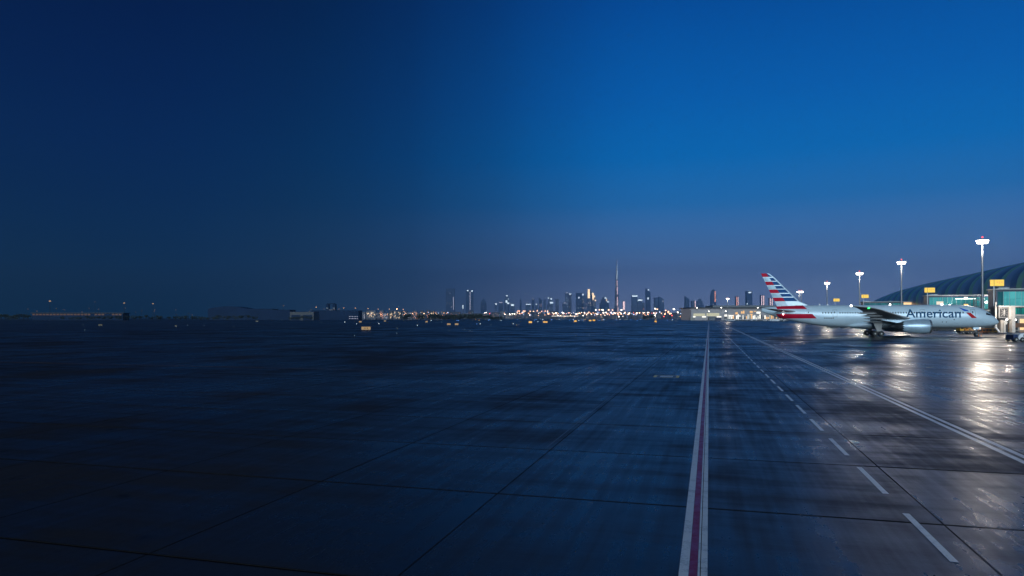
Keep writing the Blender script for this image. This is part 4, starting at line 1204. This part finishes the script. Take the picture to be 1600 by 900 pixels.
for i, px in enumerate((809.5, 811.5, 818, 820, 828.5, 833.5, 839.5, 846.5, 852, 855.5)):
    lamppost(px, 486 + rnd.uniform(-.3, .5), 2600, 'o', 1.35, 'orange street lamp on the elevated road left of the golden towers, %s from the left' % (wh + ['ninth', 'tenth'])[i], 'orange lamps on the elevated road')
big = [(796.6, 491, 'w', 2.6, 'big white light at the left end of the elevated road'), (804, 490.5, 'w', 1.8, 'second white light at the left end of the elevated road'), (868.5, 489.5, 'w', 2.8, 'lone big white light below the white banded tower'),
       (880.5, 489.5, 'w', 2.3, 'white light at the left end of the bright barrier'), (931, 484.3, 'w', 2.0, 'warm white light, left of three below the golden towers'), (936.5, 484.2, 'o', 2.0, 'orange light, middle of three below the golden towers'), (941.5, 484.2, 'w', 2.7, 'large white light, right of three below the golden towers'),
       (951, 484.3, 'o', 2.4, 'orange light left of the foot of the giant spire'), (957, 484.6, 'o', 2.1, 'orange light at the foot of the giant spire'), (971, 484.3, 'w', 2.4, 'white light at the foot of the slim white lit tower'), (1023.5, 482.2, 'w', 2.8, 'large white light right of the curved blade tower'),
       (1027, 483.3, 'o', 2.2, 'orange light beside the large white light'), (1053, 483, 'w', 3.6, 'largest white light between the town and the far hall'), (1044.5, 487, 'o', 2.4, 'orange light below the largest white light'), (1059, 488, 'w', 2.6, 'white light low beside the far hall'), (1070.5, 488.5, 'w', 2.2, 'white light hard against the left end of the far hall'),
       (1023.5, 492.5, 'w', 2.2, 'low white light over the dark yard'), (1037, 494.5, 'r', 1.9, 'left red light low over the yard'), (1050, 493, 'r', 1.9, 'right red light low over the yard'), (1040, 485, 'o', 1.9, 'orange light left of the largest white light'), (1031, 487.5, 'b', 2.4, 'cool white light beneath the orange one')]
for (px, py, k_, s_, lb) in big: lamppost(px, py, 2400, k_, s_ * .75, lb, None or 'large lights below the skyline')
def sz(v): return 'tiny' if v < .62 else ('small' if v < .82 else 'larger')


for i in range(215):
    px = min(1076, max(700, r3.gauss(945, 85))); py = 488 + abs(r3.gauss(0, 3.2)) * .9
    if py > 496.2: py = 496.2
    k_ = r3.choices('owbr', (6.5, 4, 2.2, .4))[0]; D = r3.uniform(1500, 2600)
    s3 = r3.uniform(.45, 1.0)
    lamppost(px, py, D, k_, s3, '%s %s lamp, %s of lights by %s' % (sz(s3), names[k_], 'top' if py < 489.5 else ('middle' if py < 492.5 else 'bottom'), near(px)), '%s small lamps below the skyline' % names[k_])
for i in range(42):
    px = r3.uniform(570, 700); py = r3.uniform(487, 495); k_ = r3.choices(['d', 'o', 'b'], (4, 1.4, 1))[0]
    lamppost(px, py, r3.uniform(1500, 1850), k_, r3.uniform(.35, .7), '%s small lamp among the town lights near %s' % (names[k_], near(px)), '%s small lamps left of the lone dark tower' % names[k_])
for i in range(34):
    px = r3.choice((r3.uniform(20, 560), r3.uniform(5, 560))); py = r3.uniform(481, 492)
    lamppost(px, py, 1900, 'dd', r3.uniform(.5, 1.0), 'very dim small lamp %s on the dark horizon by %s' % ('high' if py < 486 else 'low', near(px)), 'very dim lamps along the left horizon')

# long lit shed and hangars on the left
sh = thing('long_shed', 'long low shed with a dim orange lit front on the far left horizon', 'building', P(50, 1500), TH)
uS = 1500 / F
MB().box(0, 142 * uS, 0, 25, 0, HZ(489.6, 1500)).build('wall', M['hangroof'], sh)
MB().box(-2, 143.5 * uS, -2, 26, HZ(489.6, 1500) + .02, HZ(488.6, 1500)).build('roof', M['dark'], sh)
for i in range(26):
    if i in (17, 22, 21): continue
    MB().box(i * 5.4 * uS + 1, i * 5.4 * uS + 6.6, -.4, -.05, HZ(492.6, 1500), HZ(490.4, 1500)).build('lit_bay', emis('dim_orange_bay', (.85, .33, .14), .085) if i == 0 else bpy.data.materials['dim_orange_bay'], sh)
hang = [(325, 386, 478.5, 'wide pale hangar with a low curved roof right of the tree belt', 'curve'), (386, 425, 482.5, 'flat hangar with a dark recessed door', 'door'), (425, 453, 484, 'pale flat hangar with a lit roof edge', 'flat'),
        (453, 490, 487, 'dark low workshop in front of the pale hangars', 'dark'), (487, 545, 485, 'long pale cargo shed behind the dark workshop', 'flat'), (545, 560, 485, 'small cargo office with dotted lit windows', 'win')]
M['hangar'] = solid('hangar_cladding', (.008, .024, .065), .6, scale=.02, spec=.1)
for (a, b_, py, lb, kd) in hang:
    D = 1750 if kd != 'dark' else 1500; u = D / F; w = (b_ - a) * u; H = HZ(py, D)
    t = thing('hangar', lb, 'building', P(a, D), TH)
    if kd == 'curve':
        H0 = H - 6; n = 12
        rr = []
        for y in (0, 60): rr.append([(0, y, 0), (w, y, 0), (w, y, H0)] + [(w * (1 - i / n), y, H0 + 6 * math.sin(math.pi * i / n)) for i in range(1, n)] + [(0, y, H0)])
        MB().loft(rr).build('wall', M['hangar'], t)
    else:
        MB().box(0, w, 0, 45, 0, H - .6).build('wall', M['hangar'] if kd != 'dark' else M['dark'], t)
        MB().box(-1, w + 1, -1, 46, H - .58, H).build('roof', M['hangroof'], t)
    nd = max(2, int(w / 22))
    for i in range(nd):
        MB().box(w * (i + .12) / nd, w * (i + .88) / nd, -.4, -.05, .2, H * .62).build('hangar_door', M['hangroof'] if kd != 'flat' else M['hangar'], t)
    if kd == 'win':
        for i in range(12): MB().box(1 + (i % 6) * w / 6.2, 2.6 + (i % 6) * w / 6.2, -.7, -.42, 3 + 5 * (i // 6), 4.2 + 5 * (i // 6)).build('window', LW['f'], t)
# twin towered block
t = thing('twin_towered_block', 'pale block with two short towers joined at the top, behind the hangars', 'building', P(516.5, 2300), TH); u = 2300 / F
for s in (-1, 1): MB().box(s * 5.3 * u - 2.1 * u, s * 5.3 * u + 2.1 * u, 0, 18, 0, HZ(475, 2300)).build('tower_wing', M['hangar'], t)
MB().box(-3.1 * u, 3.1 * u, 2, 16, 0, HZ(483, 2300)).build('middle_block', M['block'], t)
MB().box(-5.4 * u, 5.4 * u, -1, 19, HZ(475, 2300) + .02, HZ(473.8, 2300)).build('roof_link', M['hangar'], t)
for s in (-1, 1):
    for i in range(4): MB().box(s * 5.3 * u - 1.5 * u, s * 5.3 * u + 1.5 * u, -.5, -.05, 8 + i * 9, 12 + i * 9).build('window_band', M['grey'], t)

# trees: three kinds, leaf clumps round short limbs
M['leaf'] = solid('dark_foliage', (.018, .028, .022), .7, scale=.8, vary=.5)
M['leaf2'] = solid('olive_foliage', (.028, .036, .022), .7, scale=.8, vary=.5)
M['bark'] = solid('bark', (.03, .026, .022), .8)


def treekind(seed, w, h, mat):
    r = random.Random(seed); t = thing('tree', 'x', 'tree')
    b = MB(); b.tube((0, 0, 0), (.3, 0, h * .45), .45, .25, 6)
    for i in range(5):
        q = r.uniform(0, 6.28); b.tube((.3, 0, h * r.uniform(.3, .45)), (w * .33 * math.cos(q), w * .33 * math.sin(q), h * r.uniform(.6, .85)), .2, .07, 5)
    b.build('trunk', M['bark'], t)
    b = MB()
    cl = [(r.gauss(0, w * .24), r.gauss(0, w * .24), h * r.uniform(.38, .86)) for _ in range(16)]
    for c in cl:
        rad = r.uniform(.13, .22) * w
        for _ in range(22):
            v = Vector((r.gauss(0, 1), r.gauss(0, 1), r.gauss(0, .7))).normalized() * rad * r.uniform(.5, 1.05) + Vector(c)
            s = r.uniform(.35, .8); n_ = Vector((r.gauss(0, 1), r.gauss(0, 1), r.gauss(0, 1))).normalized(); a = n_.orthogonal().normalized() * s; d = n_.cross(a)
            b.add([v - a, v + d, v + a * 1.2, v - d], [(0, 1, 2, 3)])
    b.build('crown', mat, t)
    return t


kinds = [treekind(1, 13, 12, M['leaf']), treekind(2, 16, 11, M['leaf2']), treekind(3, 10, 13, M['leaf'])]; usedk = [0, 0, 0]


def plant(px, D, sc, where, group):
    k = r3.randrange(3); t = kinds[k] if not usedk[k] else copy_tree(kinds[k]); usedk[k] = 1
    t.location = P(px, D); t.rotation_euler = (0, 0, r3.uniform(0, 6.28)); t.scale = (sc, sc, sc * r3.uniform(.85, 1.1))
    t['label'] = ('broad dark tree', 'wide olive tree', 'narrow tall dark tree')[k] + ' ' + where + ', near ' + near(px); t['group'] = ('broad dark', 'wide olive', 'narrow dark')[k] + ' trees ' + group


for px in range(672, 785, 4): plant(px + r3.uniform(-1.5, 1.5), 1300 + r3.uniform(-50, 50), 1.05 - max(0, px - 745) * .011, 'of the black tree belt', 'of the black tree belt')
for px in (632, 636, 640, 655, 659): plant(px, 1350, 1.1, 'in the town lights', 'among the town lights')
for px in range(100, 398, 9): plant(px + r3.uniform(-3, 3), 1420 + r3.uniform(-60, 60), r3.uniform(.65, .95) if px > 170 else .7, 'of the left belt', 'of the left belt')
for px in range(2, 50, 7): plant(px, 1400, 1.0, 'left of the shed', 'left of the long shed')
for px in range(455, 486, 6): plant(px, 1450, .75, 'in front', 'before the dark workshop')
for px in (1008, 1012, 1018): plant(px, 1500, .9, 'in the yard', 'in the dark yard')

# ------------------------------------------------------------------ taxiway signs and edge lights
M['tsign'] = emis('taxi_sign_yellow', (1.0, .52, .04), 1.0); M['tsigndim'] = emis('dim_taxi_sign_yellow', (1.0, .50, .02), .30); M['tsignvd'] = emis('very_dim_taxi_sign', (.8, .6, .05), .06)
signs = [(572, 510.6, 515.0, 14, 'd', 'largest yellow taxiway sign, standing alone left of centre'), (563, 501.7, 503.6, 4, 'd', 'small yellow sign above and left of the largest one'), (601.5, 500.6, 501.9, 3, 'd', 'tiny yellow sign right of the largest one'), (666.5, 501.6, 503.6, 3.4, 'm', 'small square yellow sign below the tree belt'),
         (701.3, 505.3, 507.6, 5.4, 'm', 'yellow sign, left of a side by side pair'), (713.5, 505.3, 507.6, 5.4, 'm', 'yellow sign, right of a side by side pair'), (828.6, 502.0, 504.6, 5, 'b', 'bright yellow sign below the elevated road'), (852, 502.2, 504.0, 7, 'b', 'long bright yellow sign right of the elevated road lamps'),
         (899, 500.4, 502.6, 4.2, 'b', 'yellow sign below the golden towers, leftmost of three'), (922, 499.6, 501.4, 4, 'b', 'yellow sign below the golden towers, middle of three'), (928, 499.0, 501.0, 4, 'b', 'yellow sign below the golden towers, rightmost of three'), (1024.3, 501.0, 503.0, 3.2, 'b', 'small yellow sign below the curved blade tower'),
         (157, 506.8, 508.6, 6, 'v', 'very dim yellow sign near the left edge'), (275, 508.4, 509.8, 2.6, 'v', 'tiny dim yellow sign in the left dark'), (401.5, 501.0, 502.2, 4, 'v', 'dim yellow sign below the hangars')]
for (px, y0, y1, wpx, br, lb) in signs:
    D = DG(y1 + .9); u = D / F; w = wpx * u; h = (y1 - y0) * u
    t = thing('taxiway_sign', lb, 'sign', P(px, D), TH, 'yellow taxiway signs')
    zb = .9 * u if .9 * u < .6 else .5
    zt = zb + h
    MB().box(-w / 2 - .08, w / 2 + .08, -.15, .15, zb - .08, zt + .08).build('sign_box', M['dark'], t)
    mt = {'d': M['tsigndim'], 'm': M['tsigndim'], 'b': M['tsign'], 'v': M['tsignvd']}[br]
    MB().box(-w / 2, w / 2, -.2, -.16, zb, zt).build('sign_face', mt, t)
    for s in (-.35, .35): MB().box(w * s - .06, w * s + .06, -.06, .06, 0, zb - .08).build('leg', M['steel'], t)
    if wpx > 10:
        b = MB()
        for q in (-.22, -.05, .14): b.box(q * w, q * w + .25, -.24, -.21, zb + .3, zt - .3)
        b.build('sign_mark', M['black'], t)
ek = {'w': emis('edge_light_white', (.8, .95, 1.0), 4), 'b': emis('edge_light_blue', (.12, .35, 1.0), 4), 'o': emis('edge_light_amber', (1.0, .5, .1), 3), 'dim': emis('edge_light_dim', (.35, .6, .75), .8)}
en = {'w': 'white', 'b': 'blue', 'o': 'amber', 'dim': 'dim teal'}
ed = [(674, 501.5, 'w'), (652, 509.7, 'dim'), (702, 518.3, 'dim'), (734.5, 518.3, 'dim'), (726, 516, 'dim'), (745, 507.2, 'b'), (750.5, 507, 'w'), (743.3, 499.3, 'o'), (748.5, 497.9, 'w'), (802, 506.8, 'w'), (807, 508.7, 'o'), (767, 508.7, 'dim'), (840.5, 503.5, 'w'), (765, 500, 'b'),
      (783, 501.2, 'w'), (805, 495.5, 'o'), (904.5, 501.6, 'w'), (538.7, 504, 'w'), (557, 507, 'w'), (592, 506.5, 'w'), (652, 509.7, 'w'), (620, 513.8, 'dim'), (620, 522.5, 'dim'), (554, 526.5, 'dim'), (502, 504.5, 'dim'), (440.5, 500.5, 'dim'), (424, 508.3, 'dim'), (456, 512.5, 'dim'), (318.5, 509.8, 'dim'), (365, 512, 'dim'), (130, 508.5, 'dim'), (132.5, 517, 'dim'), (293, 509, 'dim'),
      (920.5, 526, 'dim'), (1130, 538, 'dim'), (690, 504, 'dim'), (714, 501.5, 'b'), (716, 501.6, 'b'), (728, 498.3, 'w')]
for i in range(70):
    ed.append((r3.uniform(735, 1075), r3.uniform(498.3, 501.8), r3.choices(['w', 'b', 'o', 'dim'], (3, 4, 2, 3))[0]))
for (px, py, k_) in ed:
    py = max(py, 498.2); D = DG(py); s = max(.10, min(.75, D / F * .42)) * (1 if k_ != 'dim' else .9)
    b = MB(); b.mi = 0; b.tube((0, 0, 0), (0, 0, .25 + s * .2), .06, n=5); b.mi = 1; b.sphere((0, 0, .3 + s), s, 6, .8)
    o = b.build('edge_light', [M['dark'], ek[k_]]); o.location = P(px, D)
    tag(o, '%s edge light %s below %s' % (en[k_], 'far out' if py < 500 else ('midway' if py < 505 else 'nearer'), near(px)), 'edge light', '%s taxiway edge lights' % en[k_])

# ------------------------------------------------------------------ haze
hm = bpy.data.materials.new('haze'); hm.use_nodes = True; hn = hm.node_tree.nodes; hn.clear()
pv = hn.new('ShaderNodeVolumePrincipled'); pv.inputs['Density'].default_value = 1.2e-4; pv.inputs['Color'].default_value = (.42, .80, 1, 1); pv.inputs['Anisotropy'].default_value = .68
ho = hn.new('ShaderNodeOutputMaterial'); hm.node_tree.links.new(pv.outputs[0], ho.inputs['Volume'])
MB().box(-13000, 13000, -1500, 13000, -1.1, 880).build('haze', hm)['kind'] = 'stuff'
